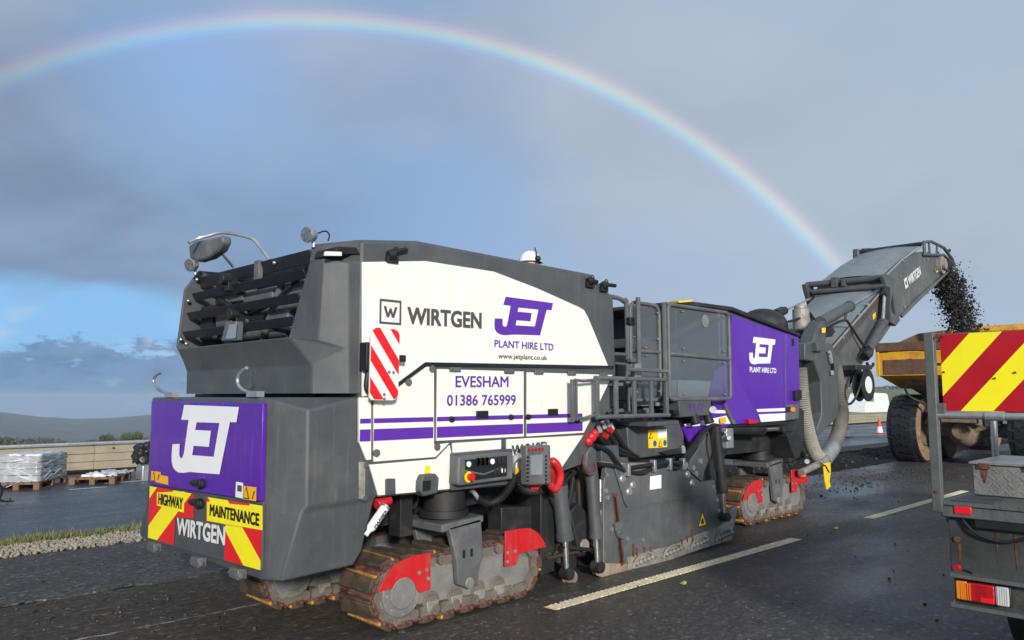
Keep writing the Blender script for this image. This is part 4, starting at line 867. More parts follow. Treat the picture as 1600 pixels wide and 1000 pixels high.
for p in ([(5.890,4.780,1.228),(6.068,4.770,1.175),(6.204,4.760,1.048),(6.327,4.760,0.966),(6.550,4.760,0.932),(6.803,4.750,0.964),(7.156,4.750,0.982),(7.341,4.750,1.022),(7.537,4.750,1.157),(7.723,4.740,1.287),(7.929,4.740,1.367),(8.029,4.720,1.365)],
          [(5.917,4.780,1.055),(6.143,4.760,1.020),(6.344,4.750,0.956),(6.601,4.750,0.919),(6.755,4.740,0.964),(6.998,4.740,0.992),(7.193,4.740,0.930),(7.362,4.740,1.001),(7.598,4.740,1.144)],
          [(6.300,4.740,0.987),(6.776,4.730,1.002),(7.055,4.730,1.009),(7.272,4.730,0.986),(7.483,4.730,1.088),(7.645,4.730,1.237)]):
    k.tube(smoothpath(p), .022, 8)
k.build('hydraulic_hoses', 'black', mm)
for q in ((6.318,4.730,0.977), (6.761,4.720,0.988), (7.046,4.720,0.990), (7.300,4.720,0.975)): MB().box(q[0] - .02, q[0] + .02, 4.70, 4.76, q[2] - .06, q[2] + .06).build('hose_clip', 'galv', mm, .004)
k = MB()
for i, p in enumerate(([(6.039,4.850,1.386),(6.117,4.830,1.281),(6.262,4.850,1.162),(6.746,4.900,1.061)], [(6.099,4.850,1.412),(6.208,4.830,1.287),(6.356,4.850,1.167),(6.814,4.900,1.069)], [(6.175,4.850,1.438),(6.286,4.830,1.313),(6.481,4.860,1.170),(6.849,4.900,1.081)], [(5.979,4.850,1.369),(6.069,4.840,1.273),(6.171,4.850,1.213)])): k.tube(smoothpath(p), .026, 8)
k.build('upper_hoses', 'black', mm)
k = MB()
for p, q in (((6.022,4.860,1.414), (6.021,4.820,1.341)), ((6.091,4.860,1.449), (6.091,4.820,1.376)), ((6.158,4.860,1.467), (6.161,4.820,1.392)), ((6.193,4.840,1.429), (6.212,4.820,1.368))): k.cyl(p, q, .026, 10)
k.build('hose_fittings', 'galv', mm)
for p, q in (((6.055,4.800,1.325), (6.085,4.800,1.306)), ((6.126,4.800,1.379), (6.165,4.800,1.359))): MB().cyl(p, q, .03, 10).build('red_tie', 'red', mm)
rg = MB()
for q, r in (((5.688,4.700,1.281), .045), ((5.736,4.700,1.319), .05), ((5.779,4.700,1.349), .045)): rg.ball(q, r, 9, 6)
rg.build('red_rubber_cap', 'red', mm, smooth=False)
bx = side('electrics_box', [(6.455,1.441),(7.394,1.441),(7.502,1.269),(7.476,1.081),(6.691,1.066),(6.481,1.170)], 4.83, 5.3, 'grey', mm, .012)
ws = [(6.812,4.825,1.346),(7.157,4.825,1.348),(7.162,4.825,1.156),(6.817,4.825,1.160)]
flat('warning_label', ws, 'yellow', bx)
flat('white_corner', [(6.990,4.823,1.347),(7.154,4.823,1.348),(7.155,4.823,1.258),(6.987,4.823,1.258)], 'vwhite', bx)
for q in ((6.931,4.822,1.204), (7.116,4.822,1.203)): MB().cyl(q, (q[0], 4.8215, q[2]), .033, 16).build('blue_disc', mat('blue_print', (.02, .10, .35), .4), bx)
for a, c in (((6.861,4.822,1.293), 0), ((7.026,4.822,1.200), 0)):
    flat('triangle', [(a[0] - .035, 4.822, a[2] - .035), (a[0] + .035, 4.822, a[2] - .035), (a[0], 4.822, a[2] + .035)], 'black', bx); flat('triangle', [(a[0] - .022, 4.8205, a[2] - .028), (a[0] + .022, 4.8205, a[2] - .028), (a[0], 4.8205, a[2] + .018)], 'yellow', bx)
MB().prism([(6.984,1.109),(7.236,1.127),(7.385,1.134),(7.364,1.080),(7.089,1.074)], 'y', 4.78, 4.9).build('step_bracket', 'dgrey', mm, .006)
MB().cyl((7.423,4.800,1.145), (7.429,4.800,1.083), .03, 10).cyl((7.424,4.800,1.160), (7.423,4.800,1.141), .02, 10).build('grease_cup', 'galv', mm)
sf = MB().prism([(6.429,1.443),(6.977,1.447),(6.976,1.410),(6.428,1.401)], 'y', 4.55, 4.85).build('step_tread', 'grey', mm, .006)
# tracks ------------------------------------------------------------------------
def shoe_mesh():
    b = MB()
    b.mat(0).box(-.098, .098, -.205, .205, -.020, 0).box(-.098, -.082, -.19, .19, 0, .012)
    b.mat(1).box(-.062, .050, -.196, .196, 0, .046)
    b.mat(2).box(.0515, .074, -.196, .196, 0, .038)
    b.mat(0).box(-.05, -.015, -.211, -.197, -.02, .016).box(.01, .04, -.211, -.197, -.02, .012)
    o = b.build('track_shoe', ['redrust', 'pad', 'padyel'], None, .007); return o
SH = shoe_mesh(); shoe_data = SH.data; COL.objects.unlink(SH); bpy.data.objects.remove(SH)
SHV = [shoe_data]
for q in (1, 2):
    d2 = shoe_data.copy(); random.seed(q)
    for v in d2.vertices:
        if v.co.z > .02: v.co.z -= random.uniform(0, .016); v.co.x += random.uniform(-.008, .008)
    if q == 2:
        for p_ in d2.polygons:
            if p_.material_index == 2: p_.material_index = 1
    SHV.append(d2)
def track(X0, Y0, Z0, s, detail, wid=.41, label=None, flip=1):
    def T(x, z, y=4.71): return ((x - 3.27) * s + X0, y - 4.71 + Y0, z * s + Z0)
    def T2(p): return ((p[0] - 3.27) * s + X0, p[1] * s + Z0)
    r = .275 * s; xa, xb = X0 + r, X0 + 1.80 * s - r; zc = Z0 + r + .001
    fr = MB().prism([T2(p) for p in ((3.731,0.151), (3.70, .30), (3.826,0.400), (4.05, .46), (4.70, .44), (4.93, .33), (4.963,0.106), (4.80, .10))], 'y', Y0 + .035, Y0 + .34).build('track_frame', 'dustframe', mm, .012)
    tu = fr; fr.name = 'track_unit'
    if label: tu['label'] = label
    per = 2 * (xb - xa) + 2 * math.pi * r; n = round(per / (.203 * s)); rng = random.Random(int(X0 * 10 + Y0))
    o0 = origin(mm); ch = MB()
    for i in range(n):
        d = per * (i + .35) / n
        if d < xb - xa: p, a = (xa + d, Z0), math.pi
        elif d < xb - xa + math.pi * r: t = (d - (xb - xa)) / r; p = (xb + r * math.sin(t), zc - r * math.cos(t)); a = math.pi - t
        elif d < 2 * (xb - xa) + math.pi * r: p, a = (xb - (d - (xb - xa) - math.pi * r), zc + r), 0
        else: t = (d - 2 * (xb - xa) - math.pi * r) / r; p = (xa - r * math.sin(t), zc + r * math.cos(t)); a = -t
        # shoe stands outward along its normal, inset so that the sole meets the ground
        nx, nz = math.sin(a), math.cos(a)
        if i % 1 == 0:
            so_ = bpy.data.objects.new('track_shoe', SHV[rng.randrange(3)]); COL.objects.link(so_); so_.parent = tu
            so_.location = (p[0] - nx * .045 - o0.x, Y0 + wid / 2 - o0.y, p[1] - nz * .045 - o0.z); so_.rotation_euler = (0, a, 0); so_.scale = (s, wid / .41, 1)
            bm_ = so_.modifiers.new('bevel', 'BEVEL'); bm_.width = .006; bm_.segments = 1
        c = Vector((p[0] - nx * .098, 0, p[1] - nz * .098)); tx, tz = nz, -nx
        for yy in ((Y0 + .002, Y0 + .075), (Y0 + .29, Y0 + .36)):
            q0 = Vector((c.x - tx * .07, yy[0], c.z - tz * .07)); q1 = Vector((c.x + tx * .07, yy[0], c.z + tz * .07))
            ch.cyl((q0.x, yy[0], q0.z), (q0.x, yy[1], q0.z), .040 * s, 9); ch.cyl((c.x, yy[0] + .012, c.z), (c.x, yy[1] - .012, c.z), .036 * s, 6)
            h = .038; k_ = [(q0.x + nx * h, q0.z + nz * h), (q1.x + nx * h, q1.z + nz * h), (q1.x - nx * h, q1.z - nz * h), (q0.x - nx * h, q0.z - nz * h)]
            ch.prism(k_, 'y', yy[0] + .01, yy[1] - .01)
            ch.cyl((q0.x, yy[0] - .008, q0.z), (q0.x, yy[0], q0.z), .018 * s, 7)
    tag(ch.build('track_chain', 'chain', tu), kind='stuff')
    hub = MB().cyl(T(3.56, .275, 4.70), T(3.56, .275, 4.99), .175 * s, 24).cyl(T(3.56, .275, 4.685), T(3.56, .275, 4.702), .115 * s, 20).cyl(T(3.56, .275, 4.72), T(3.56, .275, 4.76), .19 * s, 24).build('drive_hub', 'dustframe', tu, .01)
    for q in range(8): MB().cyl((hub.location.x * 0 + T(3.56, .275)[0] + .145 * s * math.cos(q * .785), Y0 - .018, T(3.56, .275)[2] + .145 * s * math.sin(q * .785)), (T(3.56, .275)[0] + .145 * s * math.cos(q * .785), Y0 - .008, T(3.56, .275)[2] + .145 * s * math.sin(q * .785)), .011, 6).build('bolt', 'bare', tu) if detail else None
    MB().cyl(T(4.80, .26, 4.75), T(4.80, .26, 5.02), .19 * s, 22).build('idler', 'chain', tu)
    for x in (3.86, 4.10, 4.34, 4.56):
        MB().cyl(T(x, .155, 4.735), T(x, .155, 5.03), .078 * s, 18).cyl(T(x, .155, 4.722), T(x, .155, 4.74), .05 * s, 14).build('roller', 'chain', tu, .004)
        MB().prism([T2((x - .06, .16)), T2((x + .06, .165)), T2((x + .05, .09)), T2((x - .045, .085))], 'y', Y0 + .005, Y0 + .03).build('roller_bracket', 'bare', tu, .006)
    if detail:
        g1 = [(3.813,0.530),(3.811,0.259),(3.708,0.253),(3.665,0.301),(3.612,0.330),(3.463,0.322),(3.337,0.322),(3.378,0.385),(3.460,0.470),(3.539,0.508),(3.650,0.529)]
        g2 = [(4.594,0.593),(4.777,0.592),(4.890,0.584),(4.986,0.538),(5.053,0.468),(5.090,0.402),(4.764,0.394),(4.727,0.306),(4.594,0.309)]
        G1 = MB().prism([T2(p) for p in g1], 'y', Y0 - .022, Y0 - .008).build('red_guard', 'red', tu, .003)
        G2 = MB().prism([T2(p) for p in g2], 'y', Y0 - .022, Y0 - .008).build('red_guard', 'red', tu, .003)
        for x, z in ((3.70, .40), (3.77, .41), (3.785, .345)): MB().cyl(T(x, z, 4.688), T(x, z, 4.679), .014, 8).build('bolt', 'bare', tu)
        for x, z in ((4.618,0.418), (4.703,0.419), (4.613,0.348)): MB().cyl(T(x, z, 4.688), T(x, z, 4.679), .014, 8).build('bolt', 'bare', tu)
    yk = [(3.967,0.699),(4.303,0.734),(4.331,0.438),(4.283,0.332),(4.266,0.222),(4.152,0.217),(4.066,0.255),(4.048,0.446)]
    YK = MB().prism([T2(p) for p in yk], 'y', Y0 - .045, Y0 + .01).build('yoke', 'grey2', mm, .01)
    MB().prism([T2(p) for p in ((3.90, .665), (4.33, .70), (4.33, .755), (3.90, .725))], 'y', Y0 - .045, Y0 + wid + .05).build('yoke_top', 'grey2', YK, .01)
    MB().prism([T2(p) for p in yk], 'y', Y0 + wid - .01, Y0 + wid + .045).build('yoke_side', 'grey2', YK, .01)
    MB().cyl(T(4.185, .25, 4.66), T(4.185, .25, 4.70), .045, 14).build('pivot_pin', 'bare', YK, .006)
    for q in ((4.121,0.480), (4.201,0.480)): x_, z_ = T2(q); MB().box(x_ - .012, x_ + .012, Y0 - .048, Y0 - .04, z_ - .03, z_ + .03).build('slot', 'black', YK)
    MB().cyl(T(4.13, .74, 4.92), (T(4.13, .74, 4.92)[0], Y0 + .21, 1.12), .17, 24).cyl(T(4.13, .745, 4.92), T(4.13, .80, 4.92), .20, 24).build('leg_column', 'dgrey', mm)
track(3.27, 4.71, 0, 1.0, True, .41, 'rear crawler track with two red guards and worn brown pads')
track(9.32, 5.20, 0, 1.10, True, .41, 'front crawler track with red guards behind the side plate')
track(3.02, 5.82, -.012, 1.0, False, .41, 'inner crawler track standing in the cut behind the rear box')
track(9.40, 6.55, 0, 1.04, False, .41, 'far front crawler track')
MB().tube(smoothpath([(3.887,5.000,0.819),(3.903,4.980,0.879),(3.923,5.000,0.951)]), .018, 8).build('leg_hose', 'black', mm)
MB().box(3.72, 3.84, 4.95, 5.1, .62, 1.05).build('leg_stay', 'dgrey', mm, .006)
# operator platform ---------------------------------------------------------------
MB().box(6.13, 8.5, 4.95, 7.1, 1.58, 1.64).build('platform_floor', 'dgrey', mm)
MB().box(6.16, 8.45, 7.05, 7.1, 1.64, 2.45).build('side_panel', 'grey', mm)
MB().box(6.2, 8.45, 5.0, 7.0, 1.40, 1.58).build('platform_base', 'dgrey', mm)
k = MB().box(8.02, 8.40, 5.4, 6.9, 1.64, 2.35); k.box(7.9, 8.3, 5.6, 6.7, 2.30, 2.42); k.build('console', 'grey', mm, .02)
MB().box(7.35, 7.75, 5.9, 6.35, 1.64, 2.1).box(7.32, 7.42, 5.9, 6.35, 2.1, 2.5).build('operator_seat', 'black', mm, .04)
side('pale_locker', [(7.549,1.881),(8.264,1.880),(8.249,1.689),(7.542,1.689)], 4.92, 5.1, mat('pale_locker_grey', (.33, .34, .33), .5), mm, .006)
# front module
fmod = [(8.45, 1.36), (8.45, 2.765), (8.70, 2.765), (10.53, 2.545), (10.50, 1.57), (10.07, 1.37)]
side('front_module', fmod, 4.912, 7.12, 'grey', mm, .02)
side('roof_edge', [(7.55, 2.735), (7.6, 2.785), (8.70, 2.80), (10.54, 2.575), (10.54, 2.525), (8.70, 2.745)], 4.86, 7.14, 'dgrey', mm, .012)
MB().prism([(7.454,2.763),(7.731,2.797),(7.749,2.780),(7.472,2.744)], 'y', 4.84, 5.0).build('yellow_roof_light', 'yellow', mm)
pp_ = [(8.719,2.698),(10.536,2.523),(10.518,1.662),(10.500,1.575),(10.110,1.540),(10.087,1.375),(8.635,1.359),(7.715,1.165),(7.565,1.350),(8.233,1.572),(8.167,1.699),(8.293,1.997),(8.656,2.158)]
fp = side('front_side_panel', pp_, 4.892, 4.92, 'purple', mm, .004)
tag(fp, 'purple front side panel with a white emblem and white stripes')
# raised lower facet of the panel
b = MB(); fa = [(8.658,2.136),(9.347,1.366),(8.703,1.364),(8.462,1.609)]
b.add([(fa[0][0], 4.891, fa[0][1]), (fa[1][0], 4.891, fa[1][1]), (fa[2][0], 4.862, fa[2][1]), (fa[3][0], 4.862, fa[3][1]), (fa[2][0], 4.895, fa[2][1]), (fa[3][0], 4.895, fa[3][1])], [(0, 1, 2, 3), (3, 2, 4, 5), (0, 3, 5), (1, 4, 2)]).build('raised_facet', 'purple', fp, smooth=False)
side('panel_band', [(8.412,1.614),(8.470,1.613),(8.694,1.364),(8.630,1.361)], 4.86, 4.893, 'grey2', fp)
for p in ([(8.244,4.889,1.539),(8.481,4.889,1.532),(8.513,4.889,1.495),(8.242,4.889,1.499)], [(7.589,4.889,1.385),(8.520,4.889,1.467),(8.616,4.889,1.370),(7.642,4.889,1.358)], [(9.262,4.889,1.535),(10.062,4.889,1.543),(10.058,4.889,1.500),(9.297,4.889,1.499)], [(9.319,4.889,1.469),(10.056,4.889,1.474),(10.049,4.889,1.378),(9.379,4.889,1.370)]):
    flat('white_stripe', p, 'vwhite', fp)
emblem('emblem', (9.12, 4.889, 2.105), (1, 0, 0), (0, 0, 1), .722, .353, 'vwhite', fp)
text('lettering', 'PLANT HIRE LTD', (9.121, 4.889, 2.003), (1, 0, 0), (0, 0, 1), .714, .068, 'vwhite', fp, .04)
MB().tube([(10.121,4.890,2.544),(10.080,4.890,1.555)], .006, 6).build('panel_joint', 'grey2', fp)
MB().prism([(10.326,2.491),(10.391,2.490),(10.389,2.390),(10.324,2.392)], 'y', 4.885, 4.895).build('handle_slot', 'black', fp)
lu = side('lamp_unit', [(10.071,1.579),(10.448,1.600),(10.420,1.392),(10.056,1.376)], 4.87, 4.95, 'grey2', mm, .006)
MB().cyl((10.247,4.870,1.519), (10.195,4.845,1.520), .04, 14, .03).build('amber_lamp', 'amberl', lu)
MB().prism([(10.049,1.555),(10.154,1.559),(10.149,1.487),(10.044,1.484)], 'y', 4.862, 4.875).build('socket', 'black', lu)
rl = MB().prism([(8.950,1.422),(9.061,1.398),(9.199,1.402),(9.196,1.361),(8.991,1.355)], 'y', 4.84, 4.89).build('red_catch', 'red', mm, .004)
MB().prism([(10.299,1.772),(10.475,1.785),(10.464,1.650),(10.289,1.645)], 'y', 4.84, 4.9).build('tail_lamp', 'black', mm, .006)
flat('orange_sticker', [(8.315,4.855,1.446),(8.447,4.855,1.454),(8.456,4.855,1.383),(8.320,4.855,1.378)], 'orange', fp)
MB().prism([(8.626,1.359),(10.077,1.370),(10.190,1.336),(10.083,1.315),(8.625,1.327)], 'y', 4.90, 5.1).build('sill', 'black', mm, .004)
k = MB()
for c, r, z0, z1 in (((11.66, 6.0), .39, 2.5, 2.82),): k.cyl((c[0], c[1], z0), (c[0], c[1], z1), r, 24); k.ball((c[0], c[1], z1), r, 24, 6, .72, 0)
k.build('dome_cover', 'dgrey', mm)
# front track steering cylinder and struts
cylinder((8.566,5.000,1.313), (9.576,5.000,1.267), (10.154,5.000,1.267), .075, .035, body='dgrey')
MB().prism([(10.003,1.327),(10.370,1.317),(10.379,1.219),(10.072,1.217)], 'y', 4.93, 5.07).build('cylinder_eye', 'dgrey', mm, .012)
MB().prism([(10.294,1.380),(10.679,1.548),(10.827,1.496),(10.794,1.093),(10.634,0.839),(10.470,0.848),(10.278,1.161)], 'y', 4.98, 6.9).build('front_frame', 'dgrey', mm, .01)
MB().box(8.6, 11.2, 5.3, 6.8, .95, 1.40).build('front_chassis', 'dgrey', mm, .01)
k = MB().box(*[q for q in ((8.018,4.660,1.280)[0], (8.167,4.660,1.275)[0])], 4.60, 4.70, (8.031,4.660,1.111)[2], (8.042,4.660,1.333)[2])
k.cyl((7.986,4.600,1.294), (7.917,4.560,1.297), .02, 8).cyl((8.059,4.600,1.227), (7.971,4.550,1.232), .03, 10); k.build('valve_block', 'galv', mm, .008)
k = MB().tube(smoothpath([(8.171,4.650,1.275),(8.233,4.650,1.218),(8.225,4.660,1.142),(8.084,4.680,1.060)]), .012, 6).tube(smoothpath([(7.834,4.660,1.329),(7.796,4.660,1.202),(7.855,4.670,0.987),(7.895,4.680,0.857)]), .012, 6); k.build('valve_hoses', 'black', mm)
# glazed guard
def tb(name, P, r, m='grey2', par=None, n=8, sm_=0): return MB().tube(smoothpath(P, sm_) if sm_ else P, r, n).build(name, m, par or mm)
gx0, gx1, gz0, gz1, gzm = 7.11, 8.385, 1.668, 2.69, 2.155
def rrect(x0, x1, z0, z1, y, r=.06):
    P = []
    for cx_, cz_, a0 in ((x1 - r, z1 - r, 0), (x0 + r, z1 - r, 90), (x0 + r, z0 + r, 180), (x1 - r, z0 + r, 270)):
        for i in range(5): a = R(a0 + i * 22.5); P.append((cx_ + r * math.cos(a), y, cz_ + r * math.sin(a)))
    return P + P[:1]
gf = tb('window_guard_frame', rrect(gx0, gx1, gz0, gz1, 4.75), .022)
tb('mid_rail', [(gx0, 4.75, gzm), (gx1, 4.75, gzm - .02)], .022, par=gf)
MB().box(gx0, gx1, 4.762, 4.768, gz0, gz1).build('pane', 'glass', gf)
MB().box(gx0 + .18, gx0 + .19, 4.77, 4.776, gz0, gz1).build('pane_edge', 'grey2', gf)
for x in (7.40, 8.26):
    for z in (2.63, 2.22, 2.08, 1.72): MB().ball((x, 4.75, z), .014, 8, 6).build('bolt', 'steel', gf)
q = (7.875,4.757,2.559); MB().cyl((q[0], 4.759, q[2]), (q[0], 4.757, q[2]), .075, 16).build('round_sticker', 'belt', gf)
gf2 = tb('window_guard_frame', rrect(6.47, 6.985, 1.66, 2.665, 4.78, .09), .020)
MB().box(6.48, 6.975, 4.79, 4.795, 1.67, 2.65).build('pane', 'glass', gf2)
tb('mid_rail', [(6.47, 4.78, 2.163), (6.985, 4.78, 2.165)], .02, par=gf2)
for x, z in ((6.52, 2.30), (6.94, 2.58), (6.94, 2.30), (6.54, 1.99), (6.93, 1.98), (6.55, 1.74), (6.94, 1.75), (6.72, 2.2), (6.72, 2.12)): MB().ball((x, 4.765, z), .014, 8, 6).build('bolt', 'steel', gf2)
tb('post', [(7.08, 4.78, 1.5), (7.08, 4.78, 2.70)], .028)
tb('post', [(6.50, 4.70, 2.01), (6.50, 4.70, 2.705)], .024)
tb('handrail', [(6.14, 4.80, 2.69), (6.28, 4.80, 2.69), (6.40, 4.80, 2.66), (6.44, 4.80, 2.58), (6.44, 4.80, 1.55)], .024, sm_=4)
tb('handrail', [(6.44, 4.80, 2.02), (6.15, 4.80, 2.03)], .014)
tb('rail', [(6.16, 4.80, 2.12), (6.44, 4.80, 2.12)], .018)
MB().box(6.42, 6.50, 4.74, 4.82, 2.42, 2.50).build('clamp', 'black', mm, .006)
MB().box(6.40, 6.58, 4.72, 4.78, 2.04, 2.08).build('clamp', 'grey2', mm, .006)
side('tag_plate', [(6.398,2.021),(6.507,2.025),(6.502,1.837),(6.393,1.833)], 4.675, 4.685, 'galv', mm)
lx = side('number_box', [(7.27, 1.655), (7.93, 1.655), (7.94, 1.53), (7.90, 1.485), (7.30, 1.47)], 4.74, 5.0, 'grey', mm, .01)
text('lettering', 'P112', (7.478, 4.738, 1.532), (1, 0, 0), (0, 0, 1), .285, .085, 'ptext', lx, .03)
for q in ((7.615,4.800,1.431), (7.903,4.800,1.434)):
    MB().cyl((q[0], q[1], 1.49), (q[0], q[1], q[2] + .05), .02, 8).cyl((q[0], q[1] - .02, q[2] + .06), (q[0], q[1] - .05, q[2] - .04), .045, 12, .06).build('downward_lamp', 'black', mm)
MB().cyl((7.983,4.750,1.546), (7.899,4.700,1.547), .04, 12).build('round_reflector', 'galv', mm)
side('platform_bracket', [(7.195,1.555),(7.457,1.552),(7.563,1.497),(7.244,1.491)], 4.76, 5.0, 'black', mm, .006)
side('foot_rail', [(6.688,1.630),(7.241,1.634),(7.240,1.597),(6.687,1.598)], 4.88, 4.96, 'belt', mm)
# folded access ladder
ld = tb('ladder_rail', [(5.67, 4.60, 1.868), (6.835, 4.60, 1.868)], .022)
ld.name = 'folding_ladder'
def bar(n_, p0, p1, w, par): MB().box(min(p0[0], p1[0]) - w, max(p0[0], p1[0]) + w, 4.585, 4.615, min(p0[1], p1[1]), max(p0[1], p1[1])).build(n_, 'grey2', par, .004)
tb('lower_rail', [(5.69, 4.60, 1.507), (6.87, 4.60, 1.507)], .022, par=ld)
for x in (5.70, 5.985, 6.275, 6.56, 6.83): bar('rung', (x, 1.50), (x, 1.87), .022, ld)
bar('outer_stile', (5.355, 1.48), (5.355, 1.85), .022, ld); bar('outer_stile', (5.40, 1.48), (5.40, 1.85), .008, ld)
tb('link', [(5.38, 4.6, 1.845), (5.50, 4.6, 1.838), (5.67, 4.6, 1.85)], .014, par=ld); tb('link', [(5.39, 4.6, 1.50), (5.50, 4.6, 1.50), (5.68, 4.6, 1.53)], .014, par=ld)
tb('grab_rail', [(6.13, 4.58, 1.87), (6.13, 4.58, 1.96), (6.83, 4.58, 1.955), (6.835, 4.58, 1.87)], .02, par=ld)
for z in (1.55, 1.80): MB().box(6.0, 6.1, 4.6, 4.95, z, z + .03).build('ladder_hanger', 'grey2', ld)
k = MB().tube(smoothpath([(6.2, 4.9, 1.55), (6.4, 4.8, 1.42), (6.7, 4.85, 1.45), (6.9, 4.9, 1.52)]), .02, 7).tube(smoothpath([(6.3, 4.9, 1.6), (6.5, 4.85, 1.5), (6.8, 4.82, 1.55)]), .016, 7).box(6.3, 6.8, 4.9, 5.0, 1.40, 1.52); k.build('platform_pipework', 'black', mm)
MB().cyl((6.78, 4.84, 1.55), (6.78, 4.80, 1.55), .03, 12).build('round_reflector', 'steel', mm)
# conveyor ------------------------------------------------------------------------
CY0, CY1 = 5.5, 6.78
fr_ = [(11.462,2.503),(11.729,2.535),(11.803,2.651),(12.098,2.879),(12.269,2.896),(12.203,2.539),(12.455,2.531),(12.656,2.161),(12.569,1.370),(11.795,1.092),(11.779,1.221),(11.971,1.428),(11.980,1.916),(11.757,2.232),(11.441,2.241)]
cf = side('conveyor_yoke', fr_, 5.22, 5.44, 'grey', mm, .02)
MB().prism(fr_, 'y', 6.84, 7.04).build('cheek_plate', 'grey', cf, .02)
MB().prism([(11.3, .7), (11.3, 1.6), (11.9, 1.6), (12.1, .95), (11.8, .75)], 'y', 5.44, 6.84).build('hopper', 'dgrey', cf, .02)
MB().prism([(11.675,2.513),(11.949,2.527),(11.937,2.398),(11.684,2.381)], 'y', 5.13, 5.23).build('hinge_block', 'grey', cf, .01)
flat('sticker', [(12.025,5.200,2.762),(12.168,5.200,2.774),(12.161,5.200,2.698),(12.018,5.200,2.683)], 'yellow', cf)
lowp = [(11.75, 1.55), (13.106,2.516), (15.344,3.656), (15.579,3.976), (16.084,3.174), (15.434,2.800), (14.354,2.260), (13.892,1.945), (12.5, 1.15), (11.75, 1.05)]
lc = side('lower_conveyor', lowp, CY0, CY1, 'convey', mm, .015)
A0, A1 = Vector(((13.106,5.500,2.516)[0], 0, (13.106,5.500,2.516)[2])), Vector(((15.344,5.500,3.656)[0], 0, (15.344,5.500,3.656)[2]))
dn = (A1 - A0).normalized(); up_ = Vector((-dn.z, 0, dn.x))
b = MB()                                              # slightly arched cover sheet
def arch(P0, P1, n=8, h=.05):
    vs_ = []
    for P in (P0, P1):
        for i in range(n + 1): t = i / n; vs_.append(Vector((P[0], CY0 + .03 + (CY1 - CY0 - .06) * t, P[1])) + up_ * (.02 + h * math.sin(math.pi * t)))
    return vs_, [(i, i + 1, n + 2 + i, n + 1 + i) for i in range(n)]
B0 = A0 - dn * 1.0; b.add(*arch((B0.x, B0.z), (A1.x, A1.z))).build('belt_cover', 'belt', lc)
side('skirt', [(13.112,2.418),(13.160,2.518),(15.114,3.561),(15.290,3.595),(15.243,3.444),(13.183,2.356)], 5.488, 5.502, 'conveybrown', lc, .003)
MB().tube([(13.058,5.480,2.506),(15.286,5.480,3.630)], .02, 6).build('edge_rail', 'galv', lc)
for q in ((13.527,5.487,2.706), (14.287,5.487,3.155), (14.686,5.487,3.379)): MB().cyl(q, (q[0], 5.47, q[2]), .03, 10).build('bolt', 'galv', lc)
flat('number_sticker', [(14.945,5.495,3.204),(15.093,5.495,3.269),(15.082,5.495,3.178),(14.961,5.495,3.105)], 'yellow', lc)
ucp = [(15.580,3.988),(16.682,4.470),(17.878,4.786),(18.098,5.026),(19.202,5.071),(19.788,4.857),(19.832,4.705),(19.672,4.592),(18.948,4.340),(18.130,4.021),(17.245,3.686),(16.417,3.305),(16.029,3.152)]
ucp2 = [(15.580,3.988),(16.682,4.470),(17.878,4.786),(19.165,4.846),(19.836,4.728),(19.672,4.592),(18.948,4.340),(18.130,4.021),(17.245,3.686),(16.417,3.305),(16.029,3.152)]
uc = side('upper_conveyor', ucp2, CY0, CY1, 'convey', mm, .015)
cp_ = [(15.631,4.001),(16.681,4.462),(17.894,4.892)]
for i_ in range(2):
    p, q = Vector((cp_[i_][0], 0, cp_[i_][1])), Vector((cp_[i_ + 1][0], 0, cp_[i_ + 1][1])); dn = (q - p).normalized(); up_ = Vector((-dn.z, 0, dn.x))
    MB().add(*arch((p.x, p.z), (q.x, q.z))).build('belt_cover', 'belt', uc)
MB().tube([(15.646,5.480,4.008),(16.622,5.480,4.460),(17.829,5.480,4.881),(18.029,5.480,4.992)], .02, 6).build('edge_rail', 'galv', uc)
MB().tube([((17.894,5.500,4.892)[0], CY0, (17.894,5.500,4.892)[2] + .06), ((17.894,5.500,4.892)[0] - .02, CY1 + .1, (17.894,5.500,4.892)[2] + .05)], .05, 10).build('end_roller_bar', 'dgrey', uc)
MB().box((17.894,5.500,4.892)[0] - .12, (17.894,5.500,4.892)[0] + .1, CY1 + .0, CY1 + .14, (17.894,5.500,4.892)[2] - .1, (17.894,5.500,4.892)[2] + .12).build('end_bracket', 'grey', uc, .03)
b = MB()
b.tube([(17.888,5.450,4.697),(17.896,5.450,4.990),(18.381,5.450,5.067),(19.231,5.450,5.046),(19.825,5.450,4.856),(19.913,5.450,4.709)], .035, 8)
b.tube([(17.928,5.450,4.719),(19.202,5.450,4.875),(19.783,5.450,4.783)], .03, 8).tube([(18.223,5.450,5.028),(18.231,5.450,4.758)], .025, 8).tube([(18.762,5.450,5.034),(18.701,5.450,4.819)], .025, 8)
b.build('discharge_guard', 'grey', uc)
MB().tube([(18.060,5.500,5.020),(18.549,5.500,5.098),(19.407,5.500,5.076),(20.006,5.500,4.885)], .035, 8).build('discharge_guard', 'grey', uc).location.y = 1.3
dr = (19.026,5.450,4.625); MB().cyl((dr[0], 5.42, dr[2]), (dr[0], 6.85, dr[2]), .20, 20).cyl((dr[0], 5.36, dr[2]), (dr[0], 5.46, dr[2]), .11, 14).build('head_drum', 'bare', uc)
MB().cyl((19.552,5.440,4.709), (19.265,5.360,4.665), .09, 12).box(dr[0] - .1, dr[0] + .35, 5.40, 5.46, dr[2] - .12, dr[2] + .02).build('drum_motor', 'dgrey', uc, .01)
flat('sticker', [(18.724,5.490,4.456),(18.915,5.490,4.504),(18.936,5.490,4.472),(18.744,5.490,4.420)], 'orange', uc)
